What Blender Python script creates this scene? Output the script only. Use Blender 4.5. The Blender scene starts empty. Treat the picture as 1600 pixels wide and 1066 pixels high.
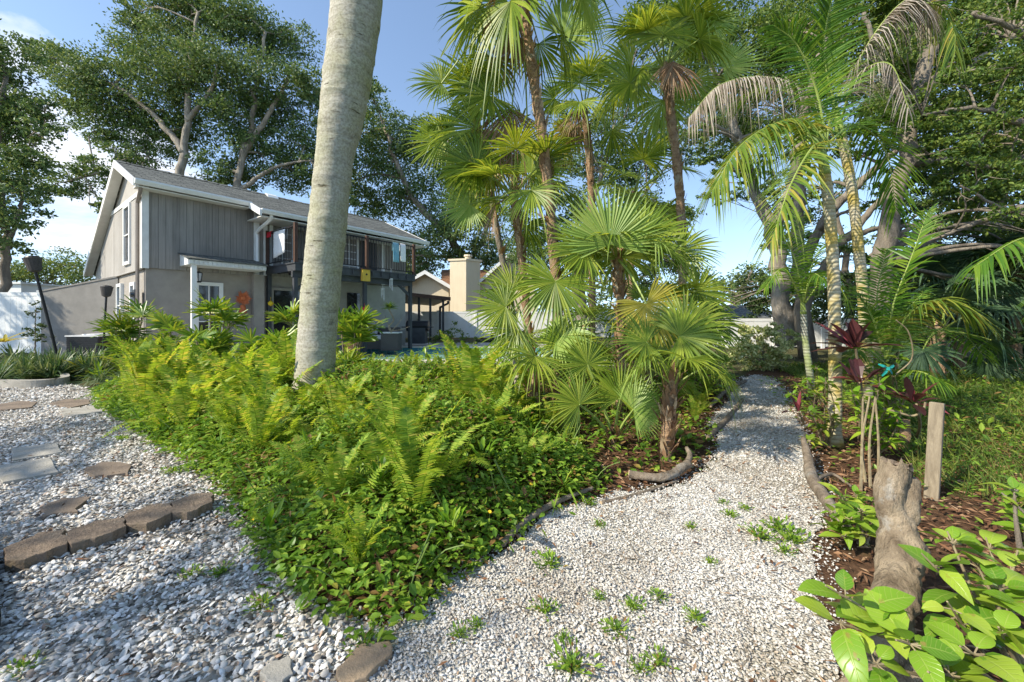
import bpy, math, random
import numpy as np
from math import radians as R, sin, cos, pi
rng = np.random.default_rng(7)
random.seed(7)
sc = bpy.context.scene
COL = sc.collection
F, HZ, CH = 622.0, 497.0, 1.15          # focal length (px of the 1600 px photo), horizon row, camera height
def P(px, py, Y): return np.array([(px-800)/F*Y, Y, CH-(py-HZ)/F*Y])
def G(px, py, z=0.0):
    Y = (CH-z)*F/(py-HZ); return np.array([(px-800)/F*Y, Y, z])
UP = np.array([0., 0., 1.])
def unit(v):
    v = np.asarray(v, float); n = np.linalg.norm(v, axis=-1, keepdims=True); return v/np.maximum(n, 1e-9)

# ------------------------------------------------------------------ mesh accumulator
class MB:
    def __init__(s): s.uv={};s.V=[]; s.Fq=[]; s.Ft=[]; s.mq=[]; s.mt=[]; s.n=0; s.veins=False; s.lens=[]
    def add(s, V, quads=None, tris=None, mi=0):
        V = np.asarray(V, float).reshape(-1, 3)
        if quads is not None and len(quads):
            q = np.asarray(quads, int).reshape(-1, 4)+s.n; s.Fq.append(q); s.mq.append(np.full(len(q), mi))
        if tris is not None and len(tris):
            t = np.asarray(tris, int).reshape(-1, 3)+s.n; s.Ft.append(t); s.mt.append(np.full(len(t), mi))
        s.V.append(V); s.n += len(V); return s
    def box(s, a, b, mi=0):
        x0,y0,z0 = np.minimum(a,b); x1,y1,z1 = np.maximum(a,b)
        V = [(x0,y0,z0),(x1,y0,z0),(x1,y1,z0),(x0,y1,z0),(x0,y0,z1),(x1,y0,z1),(x1,y1,z1),(x0,y1,z1)]
        return s.add(V, [(0,3,2,1),(4,5,6,7),(0,1,5,4),(1,2,6,5),(2,3,7,6),(3,0,4,7)], mi=mi)
    def prism(s, poly, d, mi=0):
        """closed planar polygon (3D points) pushed along vector d"""
        A = np.asarray(poly, float); n = len(A); B = A+np.asarray(d, float)
        c0, c1 = A.mean(0), B.mean(0)
        V = np.vstack([A, B, c0, c1]); i = np.arange(n); j = (i+1) % n
        q = np.stack([i, j, j+n, i+n], 1)
        t = np.vstack([np.stack([j, i, np.full(n, 2*n)], 1), np.stack([i+n, j+n, np.full(n, 2*n+1)], 1)])
        return s.add(V, q, t, mi)
    def tube(s, pts, rad, sides=8, mi=0, noise=0.0, cap=True, squash=None):
        pts = np.asarray(pts, float); n = len(pts)
        rad = np.broadcast_to(np.asarray(rad, float), (n,)).copy()
        T = unit(np.gradient(pts, axis=0))
        ref = np.array([1.,0,0]) if abs(T[0][0]) < .8 else np.array([0,1.,0])
        u = unit(np.cross(T[0], ref)); rings = []
        a = np.arange(sides)*2*pi/sides
        for k in range(n):
            u = unit(u-T[k]*np.dot(u, T[k])); v = np.cross(T[k], u)
            rr = rad[k]*(1+noise*rng.normal(size=sides)) if noise else rad[k]
            rings.append(pts[k]+(np.cos(a)*rr)[:,None]*u+(np.sin(a)*rr)[:,None]*v)
        V = np.vstack(rings); q = []
        i = np.arange(sides); j = (i+1) % sides
        for k in range(n-1): q.append(np.stack([k*sides+i, k*sides+j, (k+1)*sides+j, (k+1)*sides+i], 1))
        t = []
        if cap:
            V = np.vstack([V, pts[0], pts[-1]]); m = n*sides
            t = np.vstack([np.stack([j, i, np.full(sides, m)], 1), np.stack([(n-1)*sides+i, (n-1)*sides+j, np.full(sides, m+1)], 1)])
        return s.add(V, np.vstack(q), t, mi)
    def blades(s, Pt, D, N, L, W, ts, ws, fold=.3, bend=0., droop=0., mi=0, pw=2):
        """many leaf blades at once: centre line and two edges, V-folded, bending"""
        Pt = np.atleast_2d(np.asarray(Pt, float)); m = len(Pt)
        D = unit(np.broadcast_to(D, (m,3))); N = np.broadcast_to(np.asarray(N, float), (m,3))
        S = unit(np.cross(D, N)); N = np.cross(S, D)
        g = lambda x: np.broadcast_to(np.asarray(x, float), (m,))[:,None,None]
        L_, W_, b_, d_, f_ = g(L), g(W), g(bend), g(droop), g(fold)
        t = np.asarray(ts)[None,:,None]; w = np.asarray(ws)[None,:,None]
        c = Pt[:,None,:]+D[:,None,:]*L_*t-N[:,None,:]*L_*b_*t**2-UP*L_*d_*t**pw
        e = S[:,None,:]*W_*w/2; h = N[:,None,:]*f_*W_*w/2
        V = np.stack([c-e+h, c, c+e+h], 2)           # m,k,3,3
        k = len(ts); idx = np.arange(m*k*3).reshape(m,k,3)
        q1 = np.stack([idx[:,:-1,0], idx[:,:-1,1], idx[:,1:,1], idx[:,1:,0]], -1).reshape(-1,4)
        q2 = np.stack([idx[:,:-1,1], idx[:,:-1,2], idx[:,1:,2], idx[:,1:,1]], -1).reshape(-1,4)
        UVt = np.stack([np.broadcast_to(np.array([-1.,0,1.]),(m,k,3)), np.broadcast_to(np.asarray(ts)[None,:,None],(m,k,3)), np.broadcast_to(rng.random(m)[:,None,None],(m,k,3))], -1)
        s.uv[len(s.V)] = UVt.reshape(-1,3)
        return s.add(V.reshape(-1,3), np.vstack([q1,q2]), mi=mi)
    def leaves(s, C, D, N, L, W, mi=0):
        """small rhombic folded leaves, one quad each"""
        m = len(C); D = unit(D); S = unit(np.cross(D, N)); N = np.cross(S, D)
        L = np.broadcast_to(L, (m,))[:,None]; W = np.broadcast_to(W, (m,))[:,None]
        V = np.stack([C-D*L/2, C+S*W/2+N*W*.18-D*L*.06, C+D*L/2, C-S*W/2+N*W*.18-D*L*.06], 1)
        return s.add(V.reshape(-1,3), np.arange(m*4).reshape(m,4), mi=mi)
    def build(s, name, mats, parent=None, smooth=False, origin=None):
        me = bpy.data.meshes.new(name)
        lens = [len(a) for a in s.V]; V = np.vstack(s.V)
        if origin is not None: V = V-np.asarray(origin)
        q = np.vstack(s.Fq) if s.Fq else np.zeros((0,4), int); t = np.vstack(s.Ft) if s.Ft else np.zeros((0,3), int)
        mi = np.concatenate(s.mq+s.mt) if (s.mq or s.mt) else np.zeros(0)
        me.vertices.add(len(V)); me.vertices.foreach_set('co', V.astype(np.float32).ravel())
        me.loops.add(q.size+t.size); me.loops.foreach_set('vertex_index', np.concatenate([q.ravel(), t.ravel()]).astype(np.int32))
        me.polygons.add(len(q)+len(t))
        st = np.concatenate([np.arange(len(q))*4, q.size+np.arange(len(t))*3]).astype(np.int32)
        me.polygons.foreach_set('loop_start', st)
        for m in (mats if isinstance(mats, (list, tuple)) else [mats]): me.materials.append(m)
        me.polygons.foreach_set('material_index', mi.astype(np.int32))
        me.polygons.foreach_set('use_smooth', np.full(len(st), smooth))
        me.update(calc_edges=True)
        if s.veins:
            A = np.zeros((len(V),3), np.float32); off = np.concatenate([[0],np.cumsum(s.lens)])
            for k_, u_ in s.uv.items(): A[off[k_]:off[k_]+len(u_)] = u_
            at = me.attributes.new('luv','FLOAT_VECTOR','POINT'); at.data.foreach_set('vector', A.ravel())
        me.validate()
        o = bpy.data.objects.new(name, me); COL.objects.link(o)
        if origin is not None: o.location = origin
        if parent is not None: o.parent = parent
        return o
_loc = {}
def world_loc(o):
    if o.name in _loc: return _loc[o.name]
    return world_loc(o.parent) if o.parent else np.zeros(3)

def tag(o, label=None, cat=None, group=None, kind=None):
    if label: o['label'] = label
    if cat: o['category'] = cat
    if group: o['group'] = group
    if kind: o['kind'] = kind
    return o
def thing(name, label, cat, loc=(0,0,0), rotz=0, group=None, local=False):
    o = bpy.data.objects.new(name, None); COL.objects.link(o)
    o.location = loc; o.rotation_euler = (0,0,rotz); o.empty_display_size = .1
    _loc[o.name] = np.array(loc, float)
    if local: o['_local'] = 1
    return tag(o, label, cat, group)
def part(mb, name, mat, parent, smooth=False):
    """a part; mesh data given in world space, or in the thing's own frame when it is 'local'"""
    base = parent
    while base.parent is not None: base = base.parent
    if base.get('_local'): return mb.build(name, mat, parent, smooth, origin=(0,0,0))
    mb.lens = [len(a) for a in mb.V]; V = np.vstack(mb.V)-_loc[base.name]; mb.V = [V]
    return mb.build(name, mat, parent, smooth, origin=(0,0,0))
def solo(mb, name, mat, label, cat, base, smooth=False, group=None, kind=None):
    return tag(mb.build(name, mat, None, smooth, origin=base), label, cat, group, kind)
def struct(mb, name, mat, smooth=False):
    return tag(mb.build(name, mat, None, smooth), kind='structure')
from mathutils import noise as mn
def rugged(pts, rad, n=90, sides=30, amp=.12, sc=18., stretch=.35, rings=0.):
    """a bark-covered tube with real lumps, furrows and ring scars"""
    q = bez(pts, n); rad = np.interp(np.linspace(0,1,n), np.linspace(0,1,len(rad)), rad); mb = MB(); mb.tube(q, rad, sides)
    V = mb.V[0]; sc_ = np.array([sc,sc,sc*stretch]); seed = rng.uniform(0,50,3)
    for k in range(n):
        ring = 0. if not rings else rings*(mn.noise((k*.9, seed[0], 3.))+.6*mn.noise((k*.31, seed[1], 9.)))
        for j in range(sides):
            i = k*sides+j; d = V[i]-q[k]; p = V[i]*sc_+seed
            f = mn.fractal(p, 1., 2., 4)*.6+abs(mn.noise(p*.6))*.8-.3
            V[i] = q[k]+d*(1+amp*f+ring)
    return mb, q
def bez(pts, n):
    """smooth curve through control points (Catmull-Rom)"""
    pts = np.asarray(pts, float); m = len(pts)
    if m == 2: return pts[0]+(pts[1]-pts[0])*np.linspace(0,1,n)[:,None]
    E = np.vstack([2*pts[0]-pts[1], pts, 2*pts[-1]-pts[-2]]); out = []
    for u in np.linspace(0, m-1-1e-6, n):
        i = int(u); f = u-i; p0,p1,p2,p3 = E[i:i+4]
        out.append(.5*((2*p1)+(-p0+p2)*f+(2*p0-5*p1+4*p2-p3)*f*f+(-p0+3*p1-3*p2+p3)*f**3))
    return np.array(out)
def inpoly(x, y, poly):
    poly = np.asarray(poly)[:,:2]; r = np.zeros(len(x), bool); j = len(poly)-1
    for i in range(len(poly)):
        xi,yi = poly[i]; xj,yj = poly[j]
        c = ((yi > y) != (yj > y)) & (x < (xj-xi)*(y-yi)/((yj-yi) if abs(yj-yi) > 1e-9 else 1e-9)+xi)
        r ^= c; j = i
    return r
def edge_dist(x, y, poly):
    poly = np.asarray(poly)[:,:2]; d = np.full(len(x), 1e9); p = np.stack([x,y],1)
    for i in range(len(poly)):
        a, b = poly[i-1], poly[i]; ab = b-a
        u = np.clip(((p-a)@ab)/max(ab@ab, 1e-9), 0, 1)
        d = np.minimum(d, np.linalg.norm(p-a-u[:,None]*ab, axis=1))
    return d
def scatter(poly, dens):
    poly = np.asarray(poly)[:,:2]; lo, hi = poly.min(0), poly.max(0)
    n = int(np.prod(hi-lo)*dens); x = rng.uniform(lo[0], hi[0], n); y = rng.uniform(lo[1], hi[1], n)
    k = inpoly(x, y, poly); return x[k], y[k]
def rough_poly(pts, step=.12, amp=.04):
    out = []; pts = np.asarray(pts, float)[:,:2]
    for i in range(len(pts)):
        a, b = pts[i], pts[(i+1) % len(pts)]; L = np.linalg.norm(b-a); n = max(1, min(60, int(L/step)))
        nn = np.array([-(b-a)[1], (b-a)[0]])/max(L,1e-6)
        for k in range(n): out.append(a+(b-a)*k/n+nn*rng.normal()*amp*(k > 0))
    return np.array(out)
def ngon(name, poly, z, mat):
    me = bpy.data.meshes.new(name); me.from_pydata([(p[0],p[1],z) for p in poly], [], [list(range(len(poly)))])
    me.update()
    if me.polygons[0].normal.z < 0: me.flip_normals()
    me.materials.append(mat); o = bpy.data.objects.new(name, me); COL.objects.link(o); return tag(o, kind='structure')
def randunit(n):
    return unit(rng.normal(size=(n,3)))

# ------------------------------------------------------------------ materials
def nt(name):
    m = bpy.data.materials.new(name); m.use_nodes = True; t = m.node_tree; t.nodes.clear()
    return m, t, (lambda ty, **k: mk(t, ty, k))
def mk(t, ty, k):
    n = t.nodes.new(ty)
    for a, v in k.items():
        if a.startswith('i_'): n.inputs[a[2:].replace('_', ' ')].default_value = v
        elif a[0] == 'n' and a[1:].isdigit(): n.inputs[int(a[1:])].default_value = v
        else: setattr(n, a, v)
    return n
def c4(c): return (c[0], c[1], c[2], 1)
def ramp(t, stops):
    n = t.nodes.new('ShaderNodeValToRGB'); cr = n.color_ramp
    while len(cr.elements) < len(stops): cr.elements.new(.5)
    for e, (p, c) in zip(cr.elements, stops): e.position = p; e.color = c4(c) if len(c) == 3 else c
    return n
def M(name, c1, c2=None, rough=.7, scale=6., bump=0., bscale=40., spec=.3, metal=0., stretch=(1,1,1), detail=6, dirt=None, bdist=.02):
    """noise-mixed two-colour surface with bump, object space"""
    m, t, N = nt(name); l = t.links.new
    out = N('ShaderNodeOutputMaterial'); b = N('ShaderNodeBsdfPrincipled')
    b.inputs['Roughness'].default_value = rough; b.inputs['Specular IOR Level'].default_value = spec; b.inputs['Metallic'].default_value = metal
    tc = N('ShaderNodeTexCoord'); mp = N('ShaderNodeMapping'); mp.inputs['Scale'].default_value = stretch
    l(tc.outputs['Object'], mp.inputs[0])
    n1 = N('ShaderNodeTexNoise', i_Scale=scale, i_Detail=detail, i_Roughness=.65); l(mp.outputs[0], n1.inputs['Vector'])
    c2 = c2 or tuple(x*.75 for x in c1)
    rp = ramp(t, [(.32, c2), (.66, c1)]); l(n1.outputs[0], rp.inputs[0]); src = rp.outputs[0]
    if dirt:
        n3 = N('ShaderNodeTexNoise', i_Scale=dirt[1], i_Detail=5., i_Roughness=.6); l(tc.outputs['Object'], n3.inputs['Vector'])
        r3 = ramp(t, [(dirt[2], (0,0,0)), (dirt[2]+.15, (1,1,1))]); l(n3.outputs[0], r3.inputs[0])
        mx = N('ShaderNodeMix', data_type='RGBA'); l(r3.outputs[0], mx.inputs[0]); l(src, mx.inputs[6]); mx.inputs[7].default_value = c4(dirt[0]); src = mx.outputs[2]
    l(src, b.inputs['Base Color'])
    if bump:
        n2 = N('ShaderNodeTexNoise', i_Scale=bscale, i_Detail=8., i_Roughness=.7); l(mp.outputs[0], n2.inputs['Vector'])
        bp = N('ShaderNodeBump', i_Strength=bump, i_Distance=bdist); l(n2.outputs[0], bp.inputs['Height']); l(bp.outputs[0], b.inputs['Normal'])
    l(b.outputs[0], out.inputs[0]); return m
def LM(name, stops, trans=.35, rough=.45, spec=.35, tint=1.25, nvar=.25):
    """leaf: colour varies leaf by leaf, light passes through"""
    m, t, N = nt(name); l = t.links.new
    out = N('ShaderNodeOutputMaterial'); b = N('ShaderNodeBsdfPrincipled', i_Roughness=rough); b.inputs['Specular IOR Level'].default_value = spec
    g = N('ShaderNodeNewGeometry'); rp = ramp(t, stops); oi = N('ShaderNodeObjectInfo')
    tc = N('ShaderNodeTexCoord'); nz = N('ShaderNodeTexNoise', i_Scale=1.7, i_Detail=3.); l(tc.outputs['Object'], nz.inputs['Vector'])
    ad = N('ShaderNodeMath', operation='MULTIPLY_ADD'); l(nz.outputs[0], ad.inputs[0]); ad.inputs[1].default_value = 2*nvar; ad.inputs[2].default_value = -nvar
    a2 = N('ShaderNodeMath', operation='ADD', use_clamp=True); l(g.outputs['Random Per Island'], a2.inputs[0]); l(ad.outputs[0], a2.inputs[1])
    a3 = N('ShaderNodeMath', operation='MULTIPLY_ADD', use_clamp=True); l(oi.outputs['Random'], a3.inputs[0]); a3.inputs[1].default_value = .12; l(a2.outputs[0], a3.inputs[2])
    l(a3.outputs[0], rp.inputs[0]); l(rp.outputs[0], b.inputs['Base Color'])
    tr = N('ShaderNodeBsdfTranslucent'); hs = N('ShaderNodeMix', data_type='RGBA', blend_type='MULTIPLY', n0=1.0)
    l(rp.outputs[0], hs.inputs[6]); hs.inputs[7].default_value = (tint*1.15, tint, tint*.6, 1); l(hs.outputs[2], tr.inputs[0])
    mx = N('ShaderNodeMixShader', n0=trans); l(b.outputs[0], mx.inputs[1]); l(tr.outputs[0], mx.inputs[2]); l(mx.outputs[0], out.inputs[0])
    return m
def RM(name, stops, rough=.7, bump=0., spec=.3, bscale=60, dirt=0.):
    """pieces: colour varies piece by piece (shells, chips)"""
    m, t, N = nt(name); l = t.links.new
    out = N('ShaderNodeOutputMaterial'); b = N('ShaderNodeBsdfPrincipled', i_Roughness=rough); b.inputs['Specular IOR Level'].default_value = spec
    g = N('ShaderNodeNewGeometry'); rp = ramp(t, stops); l(g.outputs['Random Per Island'], rp.inputs[0])
    if dirt:
        tc = N('ShaderNodeTexCoord'); nd = N('ShaderNodeTexNoise', i_Scale=dirt, i_Detail=6., i_Roughness=.65); l(tc.outputs['Object'], nd.inputs['Vector']); rd = ramp(t, [(.3,(.68,.62,.55)),(.5,(1,1,1))]); l(nd.outputs[0], rd.inputs[0])
        md = N('ShaderNodeMix', data_type='RGBA', blend_type='MULTIPLY', n0=1.0); l(rp.outputs[0], md.inputs[6]); l(rd.outputs[0], md.inputs[7]); l(md.outputs[2], b.inputs['Base Color'])
    else: l(rp.outputs[0], b.inputs['Base Color'])
    if bump:
        tc = N('ShaderNodeTexCoord'); n2 = N('ShaderNodeTexNoise', i_Scale=bscale, i_Detail=3.); l(tc.outputs['Object'], n2.inputs['Vector'])
        bp = N('ShaderNodeBump', i_Strength=bump, i_Distance=.005); l(n2.outputs[0], bp.inputs['Height']); l(bp.outputs[0], b.inputs['Normal'])
    l(b.outputs[0], out.inputs[0]); return m
def shell_ground_mat(name, scale, cols):
    m, t, N = nt(name); l = t.links.new
    out = N('ShaderNodeOutputMaterial'); b = N('ShaderNodeBsdfPrincipled', i_Roughness=.8)
    tc = N('ShaderNodeTexCoord'); v = N('ShaderNodeTexVoronoi', i_Scale=scale); l(tc.outputs['Object'], v.inputs['Vector'])
    bw = N('ShaderNodeSeparateColor'); l(v.outputs['Color'], bw.inputs[0])
    rp = ramp(t, cols); l(bw.outputs[0], rp.inputs[0])
    n = N('ShaderNodeTexNoise', i_Scale=1.3, i_Detail=5.); l(tc.outputs['Object'], n.inputs['Vector'])
    r2 = ramp(t, [(.35, (.62,.58,.5)), (.6, (1,1,1))]); l(n.outputs[0], r2.inputs[0])
    mx = N('ShaderNodeMix', data_type='RGBA', blend_type='MULTIPLY', n0=1.0); l(rp.outputs[0], mx.inputs[6]); l(r2.outputs[0], mx.inputs[7])
    l(mx.outputs[2], b.inputs['Base Color'])
    bp = N('ShaderNodeBump', i_Strength=1., i_Distance=.012, invert=True); l(v.outputs['Distance'], bp.inputs['Height']); l(bp.outputs[0], b.inputs['Normal'])
    l(b.outputs[0], out.inputs[0]); return m
def plank_mat(name, c1, c2, width=.19):
    """weathered grooved siding: board-by-board tone, streaks down the grain"""
    m, t, N = nt(name); l = t.links.new
    out = N('ShaderNodeOutputMaterial'); b = N('ShaderNodeBsdfPrincipled', i_Roughness=.8); b.inputs['Specular IOR Level'].default_value = .2
    tc = N('ShaderNodeTexCoord'); g = N('ShaderNodeNewGeometry')
    mp = N('ShaderNodeMapping'); mp.inputs['Scale'].default_value = (14,14,.6); l(tc.outputs['Object'], mp.inputs[0])
    n = N('ShaderNodeTexNoise', i_Scale=1.6, i_Detail=7., i_Roughness=.7); l(mp.outputs[0], n.inputs['Vector'])
    n2 = N('ShaderNodeTexNoise', i_Scale=1.1, i_Detail=3.); l(tc.outputs['Object'], n2.inputs['Vector'])
    a = N('ShaderNodeMath', operation='MULTIPLY_ADD'); l(g.outputs['Random Per Island'], a.inputs[0]); a.inputs[1].default_value = .22; l(n.outputs[0], a.inputs[2])
    a2 = N('ShaderNodeMath', operation='MULTIPLY_ADD'); l(n2.outputs[0], a2.inputs[0]); a2.inputs[1].default_value = .5; l(a.outputs[0], a2.inputs[2])
    rp = ramp(t, [(.55, c2), (1.0, c1)]); l(a2.outputs[0], rp.inputs[0]); l(rp.outputs[0], b.inputs['Base Color'])
    bp = N('ShaderNodeBump', i_Strength=.4, i_Distance=.01); l(n.outputs[0], bp.inputs['Height']); l(bp.outputs[0], b.inputs['Normal'])
    l(b.outputs[0], out.inputs[0]); return m
def brick_mat(name, cols, scale, bw, rh, bump=.6):
    """shingles: staggered tabs"""
    m, t, N = nt(name); l = t.links.new
    out = N('ShaderNodeOutputMaterial'); b = N('ShaderNodeBsdfPrincipled', i_Roughness=.9); b.inputs['Specular IOR Level'].default_value = .15
    tc = N('ShaderNodeTexCoord'); br = N('ShaderNodeTexBrick', i_Scale=scale); l(tc.outputs['Object'], br.inputs['Vector'])
    br.inputs['Color1'].default_value = c4(cols[0]); br.inputs['Color2'].default_value = c4(cols[1]); br.inputs['Mortar'].default_value = c4(cols[2])
    br.inputs['Brick Width'].default_value = bw; br.inputs['Row Height'].default_value = rh; br.inputs['Mortar Size'].default_value = .012; br.inputs['Bias'].default_value = -.1
    n = N('ShaderNodeTexNoise', i_Scale=9., i_Detail=8., i_Roughness=.8); l(tc.outputs['Object'], n.inputs['Vector'])
    r2 = ramp(t, [(.3, (.5,.5,.5)), (.7, (1.35,1.35,1.3))]); l(n.outputs[0], r2.inputs[0])
    mx = N('ShaderNodeMix', data_type='RGBA', blend_type='MULTIPLY', n0=1.0); l(br.outputs[0], mx.inputs[6]); l(r2.outputs[0], mx.inputs[7])
    l(mx.outputs[2], b.inputs['Base Color'])
    bp = N('ShaderNodeBump', i_Strength=bump, i_Distance=.02, invert=True); l(br.outputs['Fac'], bp.inputs['Height']); l(bp.outputs[0], b.inputs['Normal'])
    l(b.outputs[0], out.inputs[0]); return m
def glass_mat(name, col=(.05,.06,.07)):
    m, t, N = nt(name); out = N('ShaderNodeOutputMaterial'); b = N('ShaderNodeBsdfPrincipled', i_Roughness=.05)
    b.inputs['Base Color'].default_value = c4(col); b.inputs['Specular IOR Level'].default_value = .8
    t.links.new(b.outputs[0], out.inputs[0]); return m
def cut_wood(name, c1, c2):
    m, t, N = nt(name); l = t.links.new; out = N('ShaderNodeOutputMaterial'); b = N('ShaderNodeBsdfPrincipled', i_Roughness=.85)
    tc = N('ShaderNodeTexCoord'); mp = N('ShaderNodeMapping'); mp.inputs['Scale'].default_value = (9,9,1.0); l(tc.outputs['Object'], mp.inputs[0])
    n = N('ShaderNodeTexNoise', i_Scale=3., i_Detail=8., i_Roughness=.7, i_Distortion=.4); l(mp.outputs[0], n.inputs['Vector'])
    rp = ramp(t, [(.3, c2), (.65, c1)]); l(n.outputs[0], rp.inputs[0]); l(rp.outputs[0], b.inputs['Base Color'])
    bp = N('ShaderNodeBump', i_Strength=.5, i_Distance=.01); l(n.outputs[0], bp.inputs['Height']); l(bp.outputs[0], b.inputs['Normal']); l(b.outputs[0], out.inputs[0]); return m
def royal_mat(name):
    m, t, N = nt(name); l = t.links.new; out = N('ShaderNodeOutputMaterial'); b = N('ShaderNodeBsdfPrincipled', i_Roughness=.85); b.inputs['Specular IOR Level'].default_value = .2
    tc = N('ShaderNodeTexCoord'); mp = N('ShaderNodeMapping'); mp.inputs['Scale'].default_value = (1.2,1.2,6); l(tc.outputs['Object'], mp.inputs[0])
    n = N('ShaderNodeTexNoise', i_Scale=2.2, i_Detail=9., i_Roughness=.65, i_Distortion=.5); l(mp.outputs[0], n.inputs['Vector'])
    rp = ramp(t, [(.28, (.17,.15,.12)), (.4, (.36,.335,.28)), (.62, (.44,.415,.35)), (.8, (.48,.46,.4))]); l(n.outputs[0], rp.inputs[0])
    n2 = N('ShaderNodeTexNoise', i_Scale=1.5, i_Detail=7., i_Roughness=.7); l(tc.outputs['Object'], n2.inputs['Vector'])
    r2 = ramp(t, [(.42, (0,0,0)), (.66, (.55,.55,.55))]); l(n2.outputs[0], r2.inputs[0])
    mx = N('ShaderNodeMix', data_type='RGBA'); l(r2.outputs[0], mx.inputs[0]); l(rp.outputs[0], mx.inputs[6]); mx.inputs[7].default_value = (.3,.31,.13,1)
    mp2 = N('ShaderNodeMapping'); mp2.inputs['Scale'].default_value = (1.9,1.9,9); l(tc.outputs['Object'], mp2.inputs[0])
    n3 = N('ShaderNodeTexNoise', i_Scale=2.4, i_Detail=4., i_Roughness=.55); l(mp2.outputs[0], n3.inputs['Vector'])
    r3 = ramp(t, [(.29, (.36,.33,.28)), (.335, (1,1,1))]); l(n3.outputs[0], r3.inputs[0])
    m3 = N('ShaderNodeMix', data_type='RGBA', blend_type='MULTIPLY', n0=1.0); l(mx.outputs[2], m3.inputs[6]); l(r3.outputs[0], m3.inputs[7])
    n4 = N('ShaderNodeTexNoise', i_Scale=45., i_Detail=4.); l(tc.outputs['Object'], n4.inputs['Vector'])
    r4 = ramp(t, [(.36, (.72,.7,.66)), (.6, (1.05,1.05,1.05))]); l(n4.outputs[0], r4.inputs[0])
    m4 = N('ShaderNodeMix', data_type='RGBA', blend_type='MULTIPLY', n0=1.0); l(m3.outputs[2], m4.inputs[6]); l(r4.outputs[0], m4.inputs[7])
    l(m4.outputs[2], b.inputs['Base Color'])
    ba = N('ShaderNodeMath', operation='ADD'); l(n.outputs[0], ba.inputs[0]); l(r3.outputs[0], ba.inputs[1])
    bp = N('ShaderNodeBump', i_Strength=.6, i_Distance=.02); l(ba.outputs[0], bp.inputs['Height']); l(bp.outputs[0], b.inputs['Normal'])
    l(b.outputs[0], out.inputs[0]); return m
def ringed_mat(name, c1, c2, c3, freq=9.):
    """slender ringed palm stem"""
    m, t, N = nt(name); l = t.links.new; out = N('ShaderNodeOutputMaterial'); b = N('ShaderNodeBsdfPrincipled', i_Roughness=.75)
    tc = N('ShaderNodeTexCoord'); w = N('ShaderNodeTexWave', bands_direction='Z', i_Scale=freq, i_Distortion=5., i_Detail=3.); l(tc.outputs['Object'], w.inputs['Vector'])
    rp = ramp(t, [(.05, c2), (.3, c1)]); l(w.outputs[0], rp.inputs[0])
    n = N('ShaderNodeTexNoise', i_Scale=4.5, i_Detail=6.); l(tc.outputs['Object'], n.inputs['Vector']); r2 = ramp(t, [(.42, (0,0,0)), (.6, (1,1,1))]); l(n.outputs[0], r2.inputs[0])
    mx = N('ShaderNodeMix', data_type='RGBA'); l(r2.outputs[0], mx.inputs[0]); l(rp.outputs[0], mx.inputs[6]); mx.inputs[7].default_value = c4(c3)
    l(mx.outputs[2], b.inputs['Base Color']); bp = N('ShaderNodeBump', i_Strength=.4, i_Distance=.01); l(w.outputs[0], bp.inputs['Height']); l(bp.outputs[0], b.inputs['Normal'])
    l(b.outputs[0], out.inputs[0]); return m

m_fern = LM('fern_leaf', [(0,(.12,.24,.02)),(.45,(.25,.38,.035)),(.85,(.4,.5,.06)),(1,(.5,.47,.09))], .48, .5)
m_wed = LM('groundcover_leaf', [(0,(.07,.16,.018)),(.5,(.17,.31,.032)),(.96,(.33,.46,.06)),(.98,(.36,.34,.05)),(1,(.27,.16,.06))], .42, .42)
m_oak = LM('oak_leaf', [(0,(.045,.1,.03)),(.5,(.1,.175,.055)),(1,(.2,.265,.095))], .3, .5)
m_oak2 = LM('canopy_leaf', [(0,(.04,.09,.018)),(.5,(.1,.175,.03)),(1,(.22,.28,.055))], .38, .5)
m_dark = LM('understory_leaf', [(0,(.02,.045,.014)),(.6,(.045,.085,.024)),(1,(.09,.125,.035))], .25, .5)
m_far = LM('far_leaf', [(0,(.08,.14,.04)),(.6,(.15,.22,.06)),(1,(.24,.28,.08))], .3, .6)
m_fan = LM('fan_leaf', [(0,(.085,.15,.018)),(.5,(.19,.28,.03)),(1,(.35,.41,.055))], .42, .38, nvar=.35)
m_fanl = LM('pale_fan_leaf', [(0,(.2,.32,.06)),(.5,(.28,.4,.09)),(1,(.36,.45,.12))], .4, .4)
m_fany = LM('yellow_fan_leaf', [(0,(.33,.31,.03)),(.5,(.42,.36,.045)),(1,(.46,.42,.09))], .4, .4)
m_fand = LM('dead_fan_leaf', [(0,(.16,.08,.04)),(.5,(.27,.16,.09)),(1,(.36,.26,.17))], .25, .7)
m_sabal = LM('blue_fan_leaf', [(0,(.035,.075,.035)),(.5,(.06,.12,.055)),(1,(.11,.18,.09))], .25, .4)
m_feat = LM('feather_leaf', [(0,(.05,.13,.015)),(.5,(.10,.22,.022)),(1,(.2,.3,.03))], .42, .4)
m_featy = LM('yellowing_feather_leaf', [(0,(.08,.17,.025)),(.5,(.15,.24,.03)),(.85,(.26,.31,.045)),(1,(.42,.36,.07))], .42, .4)
m_featd = LM('dead_feather_leaf', [(0,(.17,.13,.1)),(.5,(.32,.27,.22)),(1,(.48,.43,.37))], .2, .75)
m_strap = LM('strap_leaf', [(0,(.07,.16,.02)),(.5,(.14,.25,.025)),(.85,(.27,.36,.04)),(1,(.36,.38,.05))], .35, .35)
m_varie = LM('variegated_leaf', [(0,(.16,.24,.06)),(.5,(.45,.5,.2)),(1,(.72,.7,.4))], .3, .4)
m_lily = LM('grassy_leaf', [(0,(.03,.08,.02)),(.6,(.09,.16,.06)),(1,(.24,.29,.15))], .3, .4)
m_grass = LM('grass_blade', [(0,(.05,.11,.015)),(.6,(.12,.2,.03)),(1,(.25,.26,.06))], .35, .5)
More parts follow.
